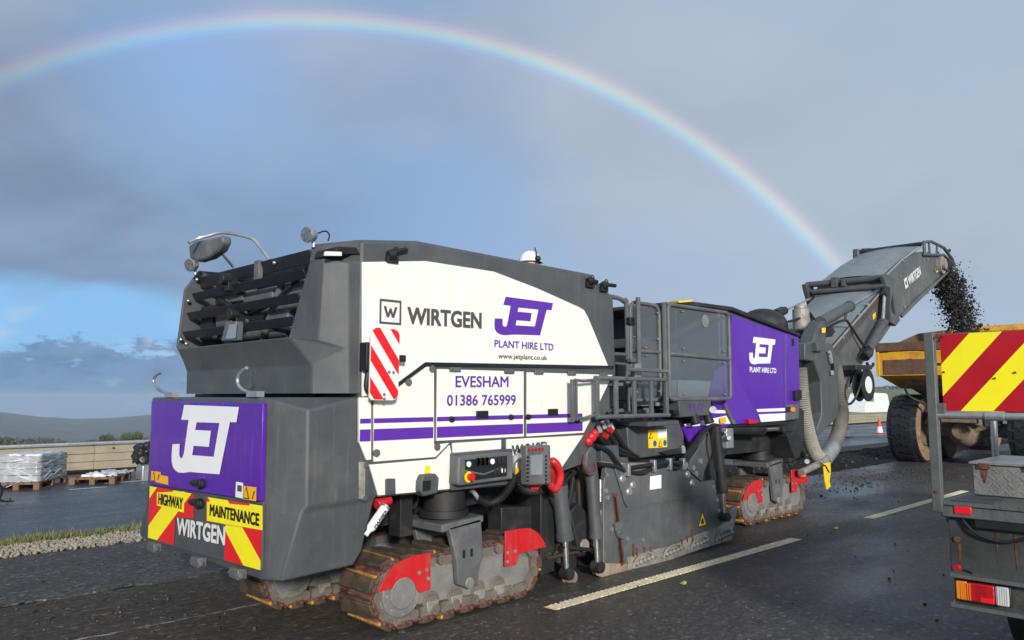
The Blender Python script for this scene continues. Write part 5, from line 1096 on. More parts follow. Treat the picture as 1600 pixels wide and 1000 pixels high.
side('belly_strip', [(16.357,3.299),(17.181,3.670),(18.062,4.005),(19.599,4.577),(19.548,4.522),(18.115,3.943),(17.288,3.615),(16.426,3.254)], 5.46, 5.5, 'convey', uc)
p0, p1 = Vector((16.975,5.492,3.955)), Vector((17.751,5.492,4.263)); xd = (p1 - p0); zd = Vector((-xd.z, 0, xd.x))
text('lettering', 'WIRTGEN', p0, xd, zd, xd.length, .20, 'swhite', uc, .04)
p2 = p0 - xd.normalized() * .24; b = MB(); xn = xd.normalized(); zn = zd.normalized()
b.add([p2, p2 + xn * .19, p2 + xn * .19 + zn * .2, p2 + zn * .2], [(0, 1, 2, 3)]); b.build('logo', 'swhite', uc, smooth=False)
W2 = [p2 + xn * (.03 + .13 * x) + zn * (.04 + .12 * z) + Vector((0, -.002, 0)) for x, z in ((0, 1), (.19, 1), (.32, .38), (.44, .86), (.56, .86), (.68, .38), (.81, 1), (1, 1), (.77, 0), (.6, 0), (.5, .42), (.4, 0), (.23, 0))]
flat('logo_letter', W2, 'convey', uc)
for q in ((16.702,5.490,4.432), (18.195,5.490,4.657), (18.676,5.490,4.481), (16.649,5.490,3.485), (16.493,5.490,4.093)): MB().cyl(q, (q[0], 5.48, q[2]), .03, 8).build('bolt', 'galv', uc)
# folding joint frame with cross tubes
jf = side('joint_frame', [(15.290,3.959),(15.474,4.031),(16.020,3.962),(15.849,3.831),(16.092,3.172),(15.849,3.044),(15.605,3.102),(15.546,3.652)], 5.40, 5.48, 'grey', mm, .012)
side('joint_opening', [(15.732,3.627),(15.782,3.463),(15.827,3.262),(15.663,3.324),(15.631,3.469)], 5.395, 5.402, 'black', jf)
side('joint_arm', [(15.309,3.775),(15.533,3.761),(15.355,3.121),(15.156,3.071)], 5.36, 5.44, 'dgrey', jf, .01)
MB().tube([(15.48, 5.40, 3.96), (15.42, 6.95, 3.96)], .06, 12).tube([(15.42, 5.42, 3.78), (15.38, 6.80, 3.80)], .055, 12).build('cross_tube', 'grey', jf)
MB().prism([(15.25, 3.95), (15.55, 4.03), (15.7, 3.7), (15.5, 3.5), (15.35, 3.75)], 'y', 6.88, 6.98).build('joint_plate', 'grey', jf, .01)
MB().box(15.35, 15.5, 6.3, 6.42, 3.85, 4.05).box(15.35, 15.5, 6.15, 6.22, 3.85, 4.0).build('lug', 'grey', jf, .006)
cylinder((14.135,5.360,2.402), (15.056,5.360,3.052), (15.259,5.380,3.618), .085, .03, body='grey')
MB().ball((14.113,5.300,2.450), .09, 10, 8).tube(smoothpath([(13.930,5.280,2.442),(14.086,5.260,2.380),(14.283,5.280,2.489),(14.128,5.300,2.586)]), .02, 6).build('cylinder_valve', 'dgrey', mm)
MB().tube(smoothpath([(14.209,5.360,2.286),(14.290,5.360,2.227),(14.470,5.360,2.242),(14.503,5.360,2.294)]), .025, 8).build('hook', 'black', mm)
cylinder((12.229,5.300,2.873), (13.780,5.450,3.267), (15.357,5.520,3.707), .09, .025, body='grey')
MB().ball((13.866,5.440,3.290), .06, 8, 6).build('rod_end', mat('red_brown_fitting', (.28, .10, .08), .5), mm)
MB().tube([(14.314,6.850,3.362),(15.507,6.900,3.696)], .022, 8).tube([(15.461,6.900,3.680),(15.928,6.900,3.822)], .05, 8).build('tie_rod', 'bare', mm)
MB().tube([(13.834,6.850,3.240),(14.112,6.850,3.316)], .09, 10).ball((14.192,6.850,3.330), .08, 8, 6).build('tie_rod_end', 'dgrey', mm)
MB().prism([(12.302,2.768),(13.140,2.884),(13.284,2.792),(13.124,2.700),(12.646,2.675)], 'y', 5.5, 6.6).build('turntable', 'dgrey', mm, .02)
mo = (13.046,6.000,3.001); MB().cyl((mo[0], 6.0, mo[2] - .22), (mo[0], 6.0, mo[2] + .2), .14, 16).cyl((mo[0], 6.0, mo[2] + .2), (mo[0], 6.0, mo[2] + .26), .11, 16).build('slew_motor', 'bare', mm, .01)
k = MB()
for p in ([(12.354,5.950,2.822),(12.417,5.950,2.923),(12.705,5.950,2.991),(12.889,5.950,3.027)], [(13.002,5.900,3.025),(13.161,5.900,3.136),(13.307,5.900,3.063),(13.457,5.900,3.005)], [(12.999,5.900,2.991),(13.082,5.900,3.097),(13.231,5.900,3.074),(13.258,5.900,2.942)],
          [(12.677,5.420,2.762),(13.039,5.440,2.898),(13.572,5.460,3.007),(13.746,5.450,2.944),(14.025,5.420,2.722),(14.248,5.380,2.554)], [(13.596,5.460,3.002),(13.626,5.460,3.138)], [(12.212,5.180,2.372),(12.297,5.170,2.223),(12.377,5.200,2.089)]): k.tube(smoothpath(p), .022, 7)
k.build('conveyor_hoses', 'black', mm)
k = MB().tube([(12.225,5.190,2.409),(12.238,5.180,2.342),(12.284,5.180,2.223)], .035, 8).tube([(12.294,5.180,2.102),(12.295,5.180,2.035)], .03, 8); k.build('hose_fitting', 'galv', mm)
rr_ = (14.013,5.500,1.895); rc = Vector((rr_[0], 5.5, rr_[2]))
re = MB().cyl(rc + Vector((0, -.05, 0)), rc + Vector((0, -.075, 0)), .29, 26).cyl(rc + Vector((0, -.225, 0)), rc + Vector((0, -.20, 0)), .29, 26).cyl(rc + Vector((0, -.2, 0)), rc + Vector((0, -.06, 0)), .21, 22).build('hose_reel', 'black', mm, .008)
MB().cyl(rc + Vector((0, -.235, 0)), rc + Vector((0, -.22, 0)), .15, 18).build('reel_hub', 'swhite', re, .006)
MB().prism([(13.192,2.215),(13.899,2.235),(13.891,2.158),(13.184,2.131)], 'y', 5.15, 5.5).build('reel_bracket', 'dgrey', re, .01)
MB().tube(smoothpath([(12.820,5.200,1.896),(12.813,5.200,1.679),(12.940,5.200,1.569),(13.133,5.180,1.647),(13.250,5.140,1.837),(13.486,5.140,2.128)]), .02, 7).build('reel_hose', 'black', re)
# big ribbed dust hoses
def ribbed(name, P, r, m):
    Q = smoothpath(P, 26); return MB().tube(Q, r, 16, rf=lambda i: r * (1.0 if i % 2 else .84)).build(name, m, mm, ang=80)
ribbed('dust_hose', [(11.043,5.120,2.109),(11.066,5.120,1.877),(11.119,5.120,1.505),(11.258,5.120,1.130),(11.450,5.120,0.860),(11.727,5.120,0.732)], .105, 'hose')
ribbed('dust_hose', [(12.687,5.300,2.187),(12.804,5.300,1.846),(12.846,5.280,1.482),(12.644,5.240,1.179),(12.305,5.200,0.941),(11.870,5.150,0.798)], .115, 'hose2')
el_ = MB().tube(smoothpath([(12.182,5.180,0.898),(11.870,5.140,0.799),(11.682,5.120,0.734)]), .125, 14).build('hose_elbow', 'galv', mm)
MB().tube([(10.814,5.050,0.627),(11.085,5.050,0.663),(11.452,5.020,0.734),(11.635,5.020,0.790)], .05, 10).build('hose_bracket', 'bare', mm)
MB().cyl((10.901,5.000,0.777), (10.814,4.960,0.784), .035, 10).build('ring', 'galv', mm)
MB().prism([(10.927,0.622),(11.071,0.621),(11.065,0.548),(10.922,0.550)], 'y', 5.10, 5.16).build('amber_marker', 'amberl', mm)
# dirty parts in front of the drum
for x, w_, z0, z1, m in ((5.42, .05, .10, .95, 'dgrey'), (5.56, .035, .16, 1.02, 'oily'), (5.72, .06, .08, .80, 'dgrey'), (5.86, .04, .2, .98, 'oily')):
    MB().box(x - w_, x + w_, 4.93, 4.978, z0, z1).build('drum_rib', m, mm, .01)
MB().prism([(5.60, .62), (5.72, .70), (5.86, .60), (5.92, .40), (5.84, .22), (5.74, .20), (5.70, .36)], 'y', 4.86, 4.93).build('lift_link', 'dgrey', mm, .015)
MB().cyl((5.80, 4.84, .30), (5.80, 4.95, .30), .06, 14).build('link_pin', 'bare', mm, .006)
for P in ([(5.25, 4.90, 1.02), (5.32, 4.86, .85), (5.45, 4.88, .78), (5.60, 4.90, .92), (5.75, 4.88, 1.0)], [(5.30, 4.92, 1.0), (5.40, 4.88, .72), (5.55, 4.88, .62), (5.66, 4.9, .8), (5.70, 4.9, 1.0)], [(4.75, 4.9, 1.02), (4.9, 4.84, .88), (5.1, 4.84, .86), (5.3, 4.88, .98)]):
    MB().tube(smoothpath(P), .022, 8).build('slack_hose', 'black', mm)
MB().box(5.30, 6.0, 4.86, 5.1, .235, .265).build('guard_ledge', 'oily', mm, .006)
k = MB()
rng = random.Random(5)
for i in range(60): k.ball((rng.uniform(5.3, 6.0), rng.uniform(4.86, 5.0), .268 + rng.random() * .01), rng.uniform(.008, .022), 6, 4)
tag(k.build('caked_dirt', 'oily', mm), kind='stuff')
# ================================================================ things on and around the machine
MBK = empty('spray_can', (3.237,4.569,0.900), 'white marker spray can stuck upside down beside the rear housing', 'spray can')
ax0, ax1 = Vector((3.256,4.700,0.752)), Vector((3.398,4.700,0.908)); ad = (ax1 - ax0).normalized()
ROOT_AT[MBK] = ax0.copy(); MBK.location = ax0
MB().cyl(ax0 + ad * .03, ax1 - ad * .02, .034, 18).cyl(ax1 - ad * .02, ax1, .034, 18, .026).cyl(ax0 + ad * .005, ax0 + ad * .03, .022, 14, .034).build('can_body', 'white', MBK)
MB().cyl(ax0 - ad * .035, ax0 + ad * .006, .017, 12).build('nozzle', 'vwhite', MBK); MB().cyl(ax1 - ad * .012, ax1 + ad * .006, .0355, 18).build('base_rim', 'galv', MBK)
zdir = Vector((ad.z * -1, 0, ad.x)); text('lettering', 'MARKER', ax0 + ad * .035 + Vector((0, -.0352, 0)) - zdir * .014, ad, zdir, .15, .026, 'black', MBK, .04)
MB().cyl(ax1 - ad * .07 + Vector((0, -.0335, 0)), ax1 - ad * .07 + Vector((0, -.0355, 0)), .009, 10).build('blue_dot', mat('blue_dot', (.02, .2, .4), .4), MBK)
cap = MB(); q = Vector((3.438,4.800,0.942)); cap.cyl(q + Vector((-.05, 0, -.03)), q + Vector((.07, 0, .0)), .045, 14, .04); cap = cap.build('red_plug', 'red', mm, .008)
# operator on the far side of the platform, only the helmet clears the hood
op = empty('person', (6.82, 6.55, 1.64), 'operator in a white helmet, only the helmet visible above the grey hood', 'person')
def skin(name, verts, edges, rad, m, par, sub=2):
    me = bpy.data.meshes.new(name); o0 = origin(par); me.from_pydata([tuple(Vector(v)) for v in verts], edges, []); o = bpy.data.objects.new(name, me); COL.objects.link(o); o.parent = par
    mo_ = o.modifiers.new('skin', 'SKIN'); sv = me.skin_vertices[0].data if me.skin_vertices else None
    if sv is None:
        bm = bmesh.new(); bm.from_mesh(me); bm.verts.layers.skin.verify(); bm.to_mesh(me); bm.free(); sv = me.skin_vertices[0].data
    for i, r in enumerate(rad): sv[i].radius = r if isinstance(r, tuple) else (r, r); sv[i].use_root = (i == 0)
    s2 = o.modifiers.new('sub', 'SUBSURF'); s2.levels = s2.render_levels = sub; me.materials.append(G[m]); return o
V = [(0, 0, .92), (0, 0, 1.15), (0, 0, 1.36), (0, 0, 1.47), (.02, 0, 1.55),
     (0, .18, 1.38), (.03, .25, 1.12), (.22, .20, 1.02), (0, -.18, 1.38), (.03, -.25, 1.12), (.22, -.20, 1.02),
     (0, .10, .86), (.02, .11, .48), (0, .11, .08), (.12, .11, .04), (0, -.10, .86), (.02, -.11, .48), (0, -.11, .08), (.12, -.11, .04)]
E_ = [(0, 1), (1, 2), (2, 3), (3, 4), (2, 5), (5, 6), (6, 7), (2, 8), (8, 9), (9, 10), (0, 11), (11, 12), (12, 13), (13, 14), (0, 15), (15, 16), (16, 17), (17, 18)]
skin('body', V, E_, [(.15, .12), (.15, .12), (.16, .11), .055, .055, .07, .052, .042, .07, .052, .042, .10, .07, .055, .045, .10, .07, .055, .045], 'hivis', op)
hd = MB().ball((6.84, 6.55, 3.30), .105, 18, 14, 1.18); hd.cyl((6.94, 6.55, 3.29), (6.965, 6.55, 3.275), .016, 8, .02)
hd.build('head', 'skin', op)
for s_ in (-1, 1):
    h_ = MB().box(7.03, 7.13, 6.55 + s_ * .20 - .04, 6.55 + s_ * .20 + .04, 2.62, 2.66)
    for j in range(4): h_.tube([(7.12, 6.55 + s_ * .20 - .03 + j * .02, 2.64), (7.17, 6.55 + s_ * .20 - .03 + j * .02, 2.63), (7.19, 6.55 + s_ * .20 - .03 + j * .02, 2.60)], .009, 6)
    h_.tube([(7.06, 6.55 + s_ * .16, 2.64), (7.11, 6.55 + s_ * .14, 2.65)], .010, 6); h_.build('hand', 'skin', op, .01)
hm_ = MB().ball((6.84, 6.55, 3.345), .135, 22, 8, .98, 0); hm_.cyl((6.84, 6.55, 3.335), (6.84, 6.55, 3.35), .15, 24, .137); hm_.prism([(6.86, 6.42), (7.0, 6.46), (7.03, 6.55), (7.0, 6.64), (6.86, 6.68)], 'z', 3.335, 3.345)
hm_.build('helmet', 'white', op, .004)
MB().tube([(6.80, 6.405, 3.30), (6.80, 6.40, 3.42), (6.82, 6.45, 3.50)], .008, 6).ball((6.82, 6.40, 3.36), .038, 10, 8).build('ear_defender', 'black', op)
# falling millings
sp = []
def arc(t): return Vector((20.45 + 4.3 * t, 6.12, 4.86 + .5 * t - 4.9 * t * t))
for _ in range(11000):
    t = .66 * random.random() ** .9; c = arc(t); w = .06 + .16 * t + (.10 if random.random() < .12 else 0)
    sp.append((c.x + random.gauss(0, w), c.y + random.gauss(0, .14 + .1 * t), c.z + random.gauss(0, w), abs(random.gauss(0, .018)) + .006))
for _ in range(900):
    t = .68 * random.random(); c = arc(t); sp.append((c.x + random.gauss(0, .22) - .12, c.y + random.gauss(0, .25), c.z + random.gauss(0, .15), random.uniform(.004, .024) * random.random()+.004))
chunks('falling_millings', cm_, sp, 'black asphalt millings pouring off the conveyor into the yellow hauler', 'millings')
# yellow rag hanging from the hose bracket
rp = [(11.361,0.722),(11.582,0.728),(11.593,0.606),(11.535,0.451),(11.572,0.374),(11.436,0.339),(11.383,0.481)]
b = MB().prism(rp, 'y', 4.955, 4.985); yr = b.build('yellow_rag', 'yrag', None, .01); tag(yr, 'yellow rag hanging from the ribbed hose elbow', 'rag')
MB().tube([(11.185,4.950,0.754),(11.373,4.940,0.689),(11.496,4.940,0.588)], .008, 6).build('tie', 'black', yr)
# articulated hauler being loaded -----------------------------------------------------
hl = empty('dump_truck', (23, 5.9, 0), 'rusty yellow articulated dump truck being loaded by the conveyor', 'dump truck')
yl, yr_ = 7.45, 4.35
def lerp(a, b, t): return a + (b - a) * t
# body: a rear rim, side walls and floor narrowing downwards
bedp = [(20.5, 2.95), (20.5, 2.2), (21.2, 2.02), (22.5, 1.85), (26.2, 1.75), (26.9, 3.6), (26.0, 3.62), (25.6, 3.2)]
MB().prism([(20.5, 2.2), (20.52, 3.02), (26.3, 3.2), (26.3, 1.9), (22, 1.9)], 'y', yl - .09, yl).build('body_side', 'hyel', hl, .015)
MB().prism([(20.5, 2.2), (20.52, 3.02), (26.3, 3.2), (26.3, 1.9), (22, 1.9)], 'y', yr_, yr_ + .09).build('body_side', 'hyel', hl, .015)
MB().prism([(20.5, 2.2), (22, 1.9), (26.3, 1.9), (26.3, 2.05), (22, 2.08), (20.5, 2.36)], 'y', yr_ + .09, yl - .09).build('body_floor', 'hyel', hl)
MB().box(20.42, 20.52, yr_ - .02, yl + .02, 2.20, 2.78).build('rear_panel', 'hyel', hl, .012)
MB().box(20.40, 20.56, yr_ - .03, yl + .03, 2.80, 3.03).build('rear_rim', 'hrust', hl, .03)
MB().box(20.395, 20.42, 6.25, 7.30, 2.235, 2.60).build('worn_plate', 'hrust', hl, .01)
MB().prism([(yl - .35, 2.56), (yl - .8, 2.62), (6.3, 2.5), (5.5, 2.47), (5.5, 2.44), (6.6, 2.42), (yl - .2, 2.42), (yl - .15, 2.50)], 'x', 20.405, 20.43).build('scraped_patch', mat('scraped_dark_paint', (.03, .028, .026), .7, 0, .3), hl)
MB().box(20.41, 20.45, yl - .05, yl + .03, 2.2, 3.0).build('corner_post', 'hyel', hl, .01)
MB().prism([(20.9, 2.2), (20.95, 1.98), (22.2, 1.72), (24, 1.72), (24, 2.0), (22, 2.0)], 'y', yr_ + .3, yl - .45).build('body_underside', 'mud', hl, .02)
MB().prism([(26.2, 1.9), (26.3, 3.75), (26.5, 3.8), (26.5, 1.9)], 'y', yr_, yl).build('headboard', 'hyel', hl, .02)
MB().prism([(21.3, 3.0), (23.5, 3.45), (26.2, 3.72), (26.2, 3.1), (21.3, 2.9)], 'y', yl - .085, yl - .01).build('side_extension', 'hrust', hl, .01)
MB().prism([(21.0, 3.0), (22.0, 3.28), (26.2, 3.5), (26.2, 3.1), (21.3, 2.9)], 'y', yr_ + .01, yr_ + .085).build('side_extension', 'hrust', hl, .01)
sp = [(random.uniform(20.7, 26), random.uniform(yr_ + .2, yl - .2), 0, random.uniform(.05, .16)) for _ in range(900)]
sp = [(x, y, 2.35 + .5 * math.exp(-((x - 22.3) ** 2 / 2 + (y - 6) ** 2 / 1)), r) for x, y, z, r in sp]
chunks('load', cm_, sp, None, None, parent=hl)
MB().box(21.2, 29.5, 5.5, 6.3, 1.05, 1.5).build('chassis', 'mud', hl, .03)
k = MB().cyl((22.1, 4.9, .86), (22.1, 6.9, .86), .17, 16).ball((22.0, 5.95, .84), .40, 16, 12); k.cyl((21.6, 5.95, .84), (21.55, 5.95, .84), .22, 14)
k.prism([(6.75, 1.2), (6.85, 1.0), (6.2, .80), (5.7, .80), (5.1, 1.0), (5.2, 1.2)], 'x', 21.7, 21.95); k.tube([(21.6, 6.5, .95), (21.5, 6.1, 1.3), (21.6, 5.5, 1.0)], .07, 8)
k.build('rear_axle', 'mud', hl, .03)
MB().tube(smoothpath([(20.9, 7.0, 1.95), (21.1, 6.95, 1.7), (21.3, 6.75, 1.55), (21.5, 6.6, 1.4)]), .03, 8).build('body_stay', 'dgrey', hl)
MB().tube([(21.0, 5.35, 1.9), (21.2, 5.3, 1.0)], .07, 8).build('body_ram', 'dgrey', hl)
tm = None
def big_wheel(x, y0, y1, r=.86, outer=1):
    n = 40; b = MB(); cy_ = (y0 + y1) / 2; hw = (y1 - y0) / 2
    prof = [(-hw * .80, r * .52), (-hw * .98, r * .66), (-hw, r * .82), (-hw * .90, r * .95), (-hw * .70, r), (hw * .70, r), (hw * .90, r * .95), (hw, r * .82), (hw * .98, r * .66), (hw * .80, r * .52)]
    for i in range(n):
        a = 6.28319 * i / n
        for yy, rr in prof: b.v.append((x + rr * math.cos(a), cy_ + yy, r + rr * math.sin(a)))
    m_ = len(prof)
    for i in range(n):
        for j in range(m_ - 1):
            b.f.append([i * m_ + j, i * m_ + j + 1, ((i + 1) % n) * m_ + j + 1, ((i + 1) % n) * m_ + j]); b.mi.append(1 if j in (0, 1, 2, 6, 7, 8) else 0)
    w = b.build('wheel', ['tyre', 'tyremud'], hl)
    t = MB()
    for i in range(22):                                  # worn cross bars with a wavy groove between
        a0, a1 = 6.28319 * i / 22, 6.28319 * (i + .70) / 22
        for j in range(6):
            ya, yb = -hw * .86 + 2 * hw * .86 * j / 6, -hw * .86 + 2 * hw * .86 * (j + 1) / 6; wv = .06 * math.sin(j * 1.5)
            rr = r * (1.035 if 0 < j < 5 else 1.0)
            P = [(x + q * math.cos(a + wv), cy_ + yy, r + q * math.sin(a + wv)) for q in (r * .95, rr) for a, yy in ((a0, ya), (a1, ya), (a1, yb), (a0, yb))]
            t.add(P, [(4, 5, 6, 7), (0, 1, 5, 4), (1, 2, 6, 5), (2, 3, 7, 6), (3, 0, 4, 7)])
    t.build('tread', 'tyre', w)
    MB().cyl((x, y0 + .06, r), (x, y1 - .06, r), r * .5, 24).cyl((x, y0 + .02, r), (x, y1 - .02, r), r * .2, 14).build('rim', 'mud', w)
for x in (22.1, 24.0): big_wheel(x, 6.85, 7.65); big_wheel(x, 4.10, 4.92)
big_wheel(28.6, 6.85, 7.65); big_wheel(28.6, 4.10, 4.92)
MB().prism([(27.2, 1.2), (27.2, 3.35), (28.6, 3.4), (29.2, 2.4), (30.6, 2.2), (30.7, 1.1)], 'y', 4.9, 6.9).build('cab', 'hyel', hl, .06)
MB().prism([(27.4, 2.4), (27.4, 3.25), (28.5, 3.3), (28.95, 2.4)], 'y', 4.88, 6.92).build('cab_window', 'screen', hl, .02)
# foreground lorry -------------------------------------------------------------------
lo = empty('lorry', (7, .3, 0), 'grey flatbed lorry with a red and yellow chevron board on its back', 'lorry')
XL = 5.0; yL = 1.545; yR = -.95
MB().box(XL, XL + 4.6, yR, yL - .045, 1.075, 1.10).build('deck', 'lgrey', lo, .004)
MB().box(XL - .01, XL + .05, yR, yL - .04, 1.01, 1.072).build('rear_sill', 'lgrey', lo, .008)
MB().box(XL + .05, XL + 4.6, yL - .10, yL - .045, .97, 1.07).build('side_raves', 'lgrey', lo, .006)
for i in range(6): MB().box(XL + .02, XL + .35, yL - .30 - i * .40, yL - .08 - i * .40, 1.1005, 1.106).build('deck_plate', 'ldark', lo, .002)
MB().box(XL - .025, XL + .025, yL - .052, yL, 1.035, 2.072).build('post', 'lgrey', lo, .004)
MB().box(XL + .036, XL + .075, yR + .052, yL - .02, 2.02, 2.068).build('cross_member', 'lgrey', lo, .004)
MB().box(XL - .025, XL + .025, yR, yR + .052, 1.035, 2.072).build('post', 'lgrey', lo, .004)
bq = [(1.472, 1.615), (1.472, 2.062), (-.88, 2.062), (-.88, 1.615)]
cbd = MB().prism(bq, 'x', XL + .03, XL + .034).build('chevron_board', 'dred', lo)
tag(cbd, 'red and yellow diagonal chevron board')
for i, p in stripes(bq[::-1], .748, .663, 2.290 - 1.5 * .123, .123, -24, 8):
    flat('chevron_stripe', [(XL + .0285, a, c) for a, c in p], 'syel' if i % 2 else 'dred', cbd)
for y, z in ((1.46, 1.84), (1.455, 2.05), (1.46, 1.63), (1.2, 1.8), (1.1, 1.83)): MB().cyl((XL + .0285, y, z), (XL + .02, y, z), .006, 8).build('screw', 'ldark', cbd)
MB().cyl((XL, yL - .03, 1.59), (XL, yR, 1.585), .021, 12).build('rail_tube', 'galv', lo)
MB().cyl((XL + 1.18, 1.50, 1.105), (XL + 1.18, 1.50, 1.60), .022, 12).build('stanchion', 'galv', lo)
MB().cyl((XL, 1.25, 1.59), (XL, 1.16, 1.59), .028, 12).build('tube_clamp', 'galv', lo)
MB().cyl((XL, 1.49, 1.59), (XL + 1.18, 1.50, 1.59), .018, 10).build('stay_tube', 'galv', lo)
MB().box(XL - .02, XL + .02, yL - .09, yL - .04, 1.60, 1.66).build('bracket', 'lgrey', lo)
tbx = MB().box(XL + .40, XL + 1.1, .55, 1.44, 1.102, 1.285).build('tool_box', 'dustframe', lo, .008)
k = MB()
for i in range(22):
    for j in range(4):
        y, z = .57 + i * .04 + (.02 if j % 2 else 0), 1.125 + j * .043
        a = .016 if (i + j) % 2 else -.016
        if y < 1.42: k.add([(XL + .397, y - a, z - .016), (XL + .397, y - a + .009, z - .016), (XL + .397, y + a + .009, z + .016), (XL + .397, y + a, z + .016)], [(0, 1, 2, 3)])
k.build('checker_pattern', 'galv', tbx, smooth=False)
MB().box(XL + .385, XL + 1.12, .53, 1.455, 1.287, 1.303).build('box_lid', 'checker', tbx, .004)
for y in (1.37, 1.13): MB().box(XL + .38, XL + .398, y - .03, y + .03, 1.262, 1.297).build('box_hinge', 'rust', tbx, .003)
for y, h in ((1.375, .09), (1.13, .14)): MB().prism([(y - .02, 1.265), (y + .02, 1.265), (y + .012, 1.265 - h * .6), (y, 1.265 - h), (y - .014, 1.265 - h * .5)], 'x', XL + .396, XL + .399).build('rust_streak', 'rust', tbx)
rp_ = MB().box(XL - .018, XL - .008, 1.345, 1.432, 1.035, 1.078).build('reflector', 'sred', lo, .003)
MB().box(XL - .005, XL + .03, .2, 1.335, .965, 1.01).build('rear_strip', 'black', lo, .004)
MB().box(XL + .04, XL + .06, yR + .06, 1.482, .70, 1.005).build('rear_panel', 'ldark', lo, .004)
MB().cyl((XL + .04, 1.44, .885), (XL + .03, 1.44, .885), .018, 10).build('panel_bolt', 'rust', lo)
MB().box(XL - .06, XL + .06, yR + .05, 1.462, .684, .708).build('bumper_bar', 'lgrey', lo, .004)
MB().box(XL - .06, XL + .06, yR + .05, 1.466, .520, .545).build('bumper_bar', 'lgrey', lo, .004)
MB().box(XL + .0, XL + .06, yR + .05, 1.455, .545, .684).build('bumper_plate', 'ldark', lo)
tl = MB().box(XL - .02, XL + .0, 1.172, 1.445, .560, .676).build('tail_light', 'black', lo, .006)
for y0, y1, m in ((1.380, 1.438, 'amberl'), (1.245, 1.378, 'redl'), (1.180, 1.243, 'clearl')): MB().box(XL - .05, XL - .02, y0, y1, .567, .669).build('lens', m, tl, .008)
MB().box(XL - .053, XL - .049, 1.25, 1.315, .572, .598).build('reflex', 'sred', tl, .002)
MB().cyl((XL + .0, 1.435, .735), (XL - .03, 1.435, .733), .02, 12, .014).build('marker_lamp', 'redl', lo)
MB().tube(smoothpath([(XL + .03, 1.40, .72), (XL + .02, 1.385, .712), (XL + .0, 1.36, .709)]), .006, 6).build('lamp_wire', 'black', lo)
MB().box(XL + .3, XL + 5.6, -.15, .1, .6, 1.0).box(XL + .3, XL + 5.6, .55, .8, .6, 1.0).build('chassis_rails', 'ldark', lo)
for x in (XL + 1.35, XL + 5.0):
    for y0, y1 in ((1.0, 1.45), (-.9, -.45)):
        w = MB().cyl((x, y0, .42), (x, y1, .42), .42, 30).build('wheel', 'tyre', lo, .05); MB().cyl((x, y0 - .005, .42), (x, y1 + .005, .42), .24, 20).build('rim', 'lgrey', w, .01)
cb_ = MB().prism([(XL + 4.75, .6), (XL + 4.75, 2.1), (XL + 5.1, 2.2), (XL + 6.1, 2.15), (XL + 6.6, 1.35), (XL + 6.65, .6)], 'y', yR + .05, 1.35).build('cab', 'white', lo, .05)
MB().prism([(XL + 5.2, 1.4), (XL + 5.2, 2.02), (XL + 6.0, 2.0), (XL + 6.35, 1.4)], 'y', yR + .04, 1.36).build('cab_window', 'screen', cb_, .02)
MB().box(XL + 4.74, XL + 4.75, -.5, .9, 1.45, 1.95).build('rear_window', 'screen', cb_, .004)
for y in (1.39, 1.31, 1.21):
    for q in range(5): MB().box(XL - .0525, XL - .0495, y - .028 + q * .011, y - .023 + q * .011, .572, .664).build('lens_rib', 'redl' if y < 1.35 and y > 1.24 else ('amberl' if y > 1.35 else 'clearl'), tl)
MB().tube(smoothpath([(XL + .02, 1.40, 1.0), (XL + .01, 1.33, .93), (XL + .02, 1.2, .90), (XL + .01, 1.05, .95)]), .009, 6).build('wiring', 'black', lo)
for y in (1.40, 1.28, 1.12, .96): MB().cyl((XL + .04, y, .99), (XL + .032, y, .99), .009, 8).build('rivet', 'galv', lo)
for y, z, h in ((1.43, .86, .2), (1.24, .99, .16), (1.15, .97, .22)): MB().prism([(y - .008, z), (y + .008, z), (y + .004, z - h * .7), (y, z - h), (y - .005, z - h * .6)], 'x', XL + .0375, XL + .0395).build('rust_streak', 'rust', lo)
MB().cyl((XL - .02, 1.47, 2.045), (XL - .03, 1.47, 2.045), .012, 8).cyl((XL - .02, 1.515, 1.15), (XL - .032, 1.515, 1.15), .01, 8).build('post_bolt', 'rust', lo)
# pallets ----------------------------------------------------------------------------
def pallet(name, x0, y0, L_, w, a, label, par=None):
    p = empty(name, (x0, y0, 0), label, 'pallet'); M_ = Matrix.Rotation(a, 4, 'Z'); p.rotation_euler = (0, 0, a)
    ROOT_AT[p] = Vector((0, 0, 0))
    for i in range(6): MB().box(0, L_, w * i / 6 + .01, w * (i + 1) / 6 - .012, .118, .14).build('deck_board', 'wood', p)
    for i in range(3):
        for j in range(3): MB().box((L_ - .1) * i / 2, (L_ - .1) * i / 2 + .1, (w - .1) * j / 2, (w - .1) * j / 2 + .1, .02, .098).build('block', 'wood', p)
        MB().box((L_ - .1) * i / 2, (L_ - .1) * i / 2 + .1, 0, w, .099, .117).build('bearer', 'wood', p); MB().box(0, L_, (w - .1) * i / 2, (w - .1) * i / 2 + .1, .0, .0195).build('bottom_board', 'wood', p)
    return p
pa = R(52.5)
pw = pallet('pallet', 4.10, 16.32, 1.2, .80, pa, 'wooden pallet under the block of wrapped grey sacks')
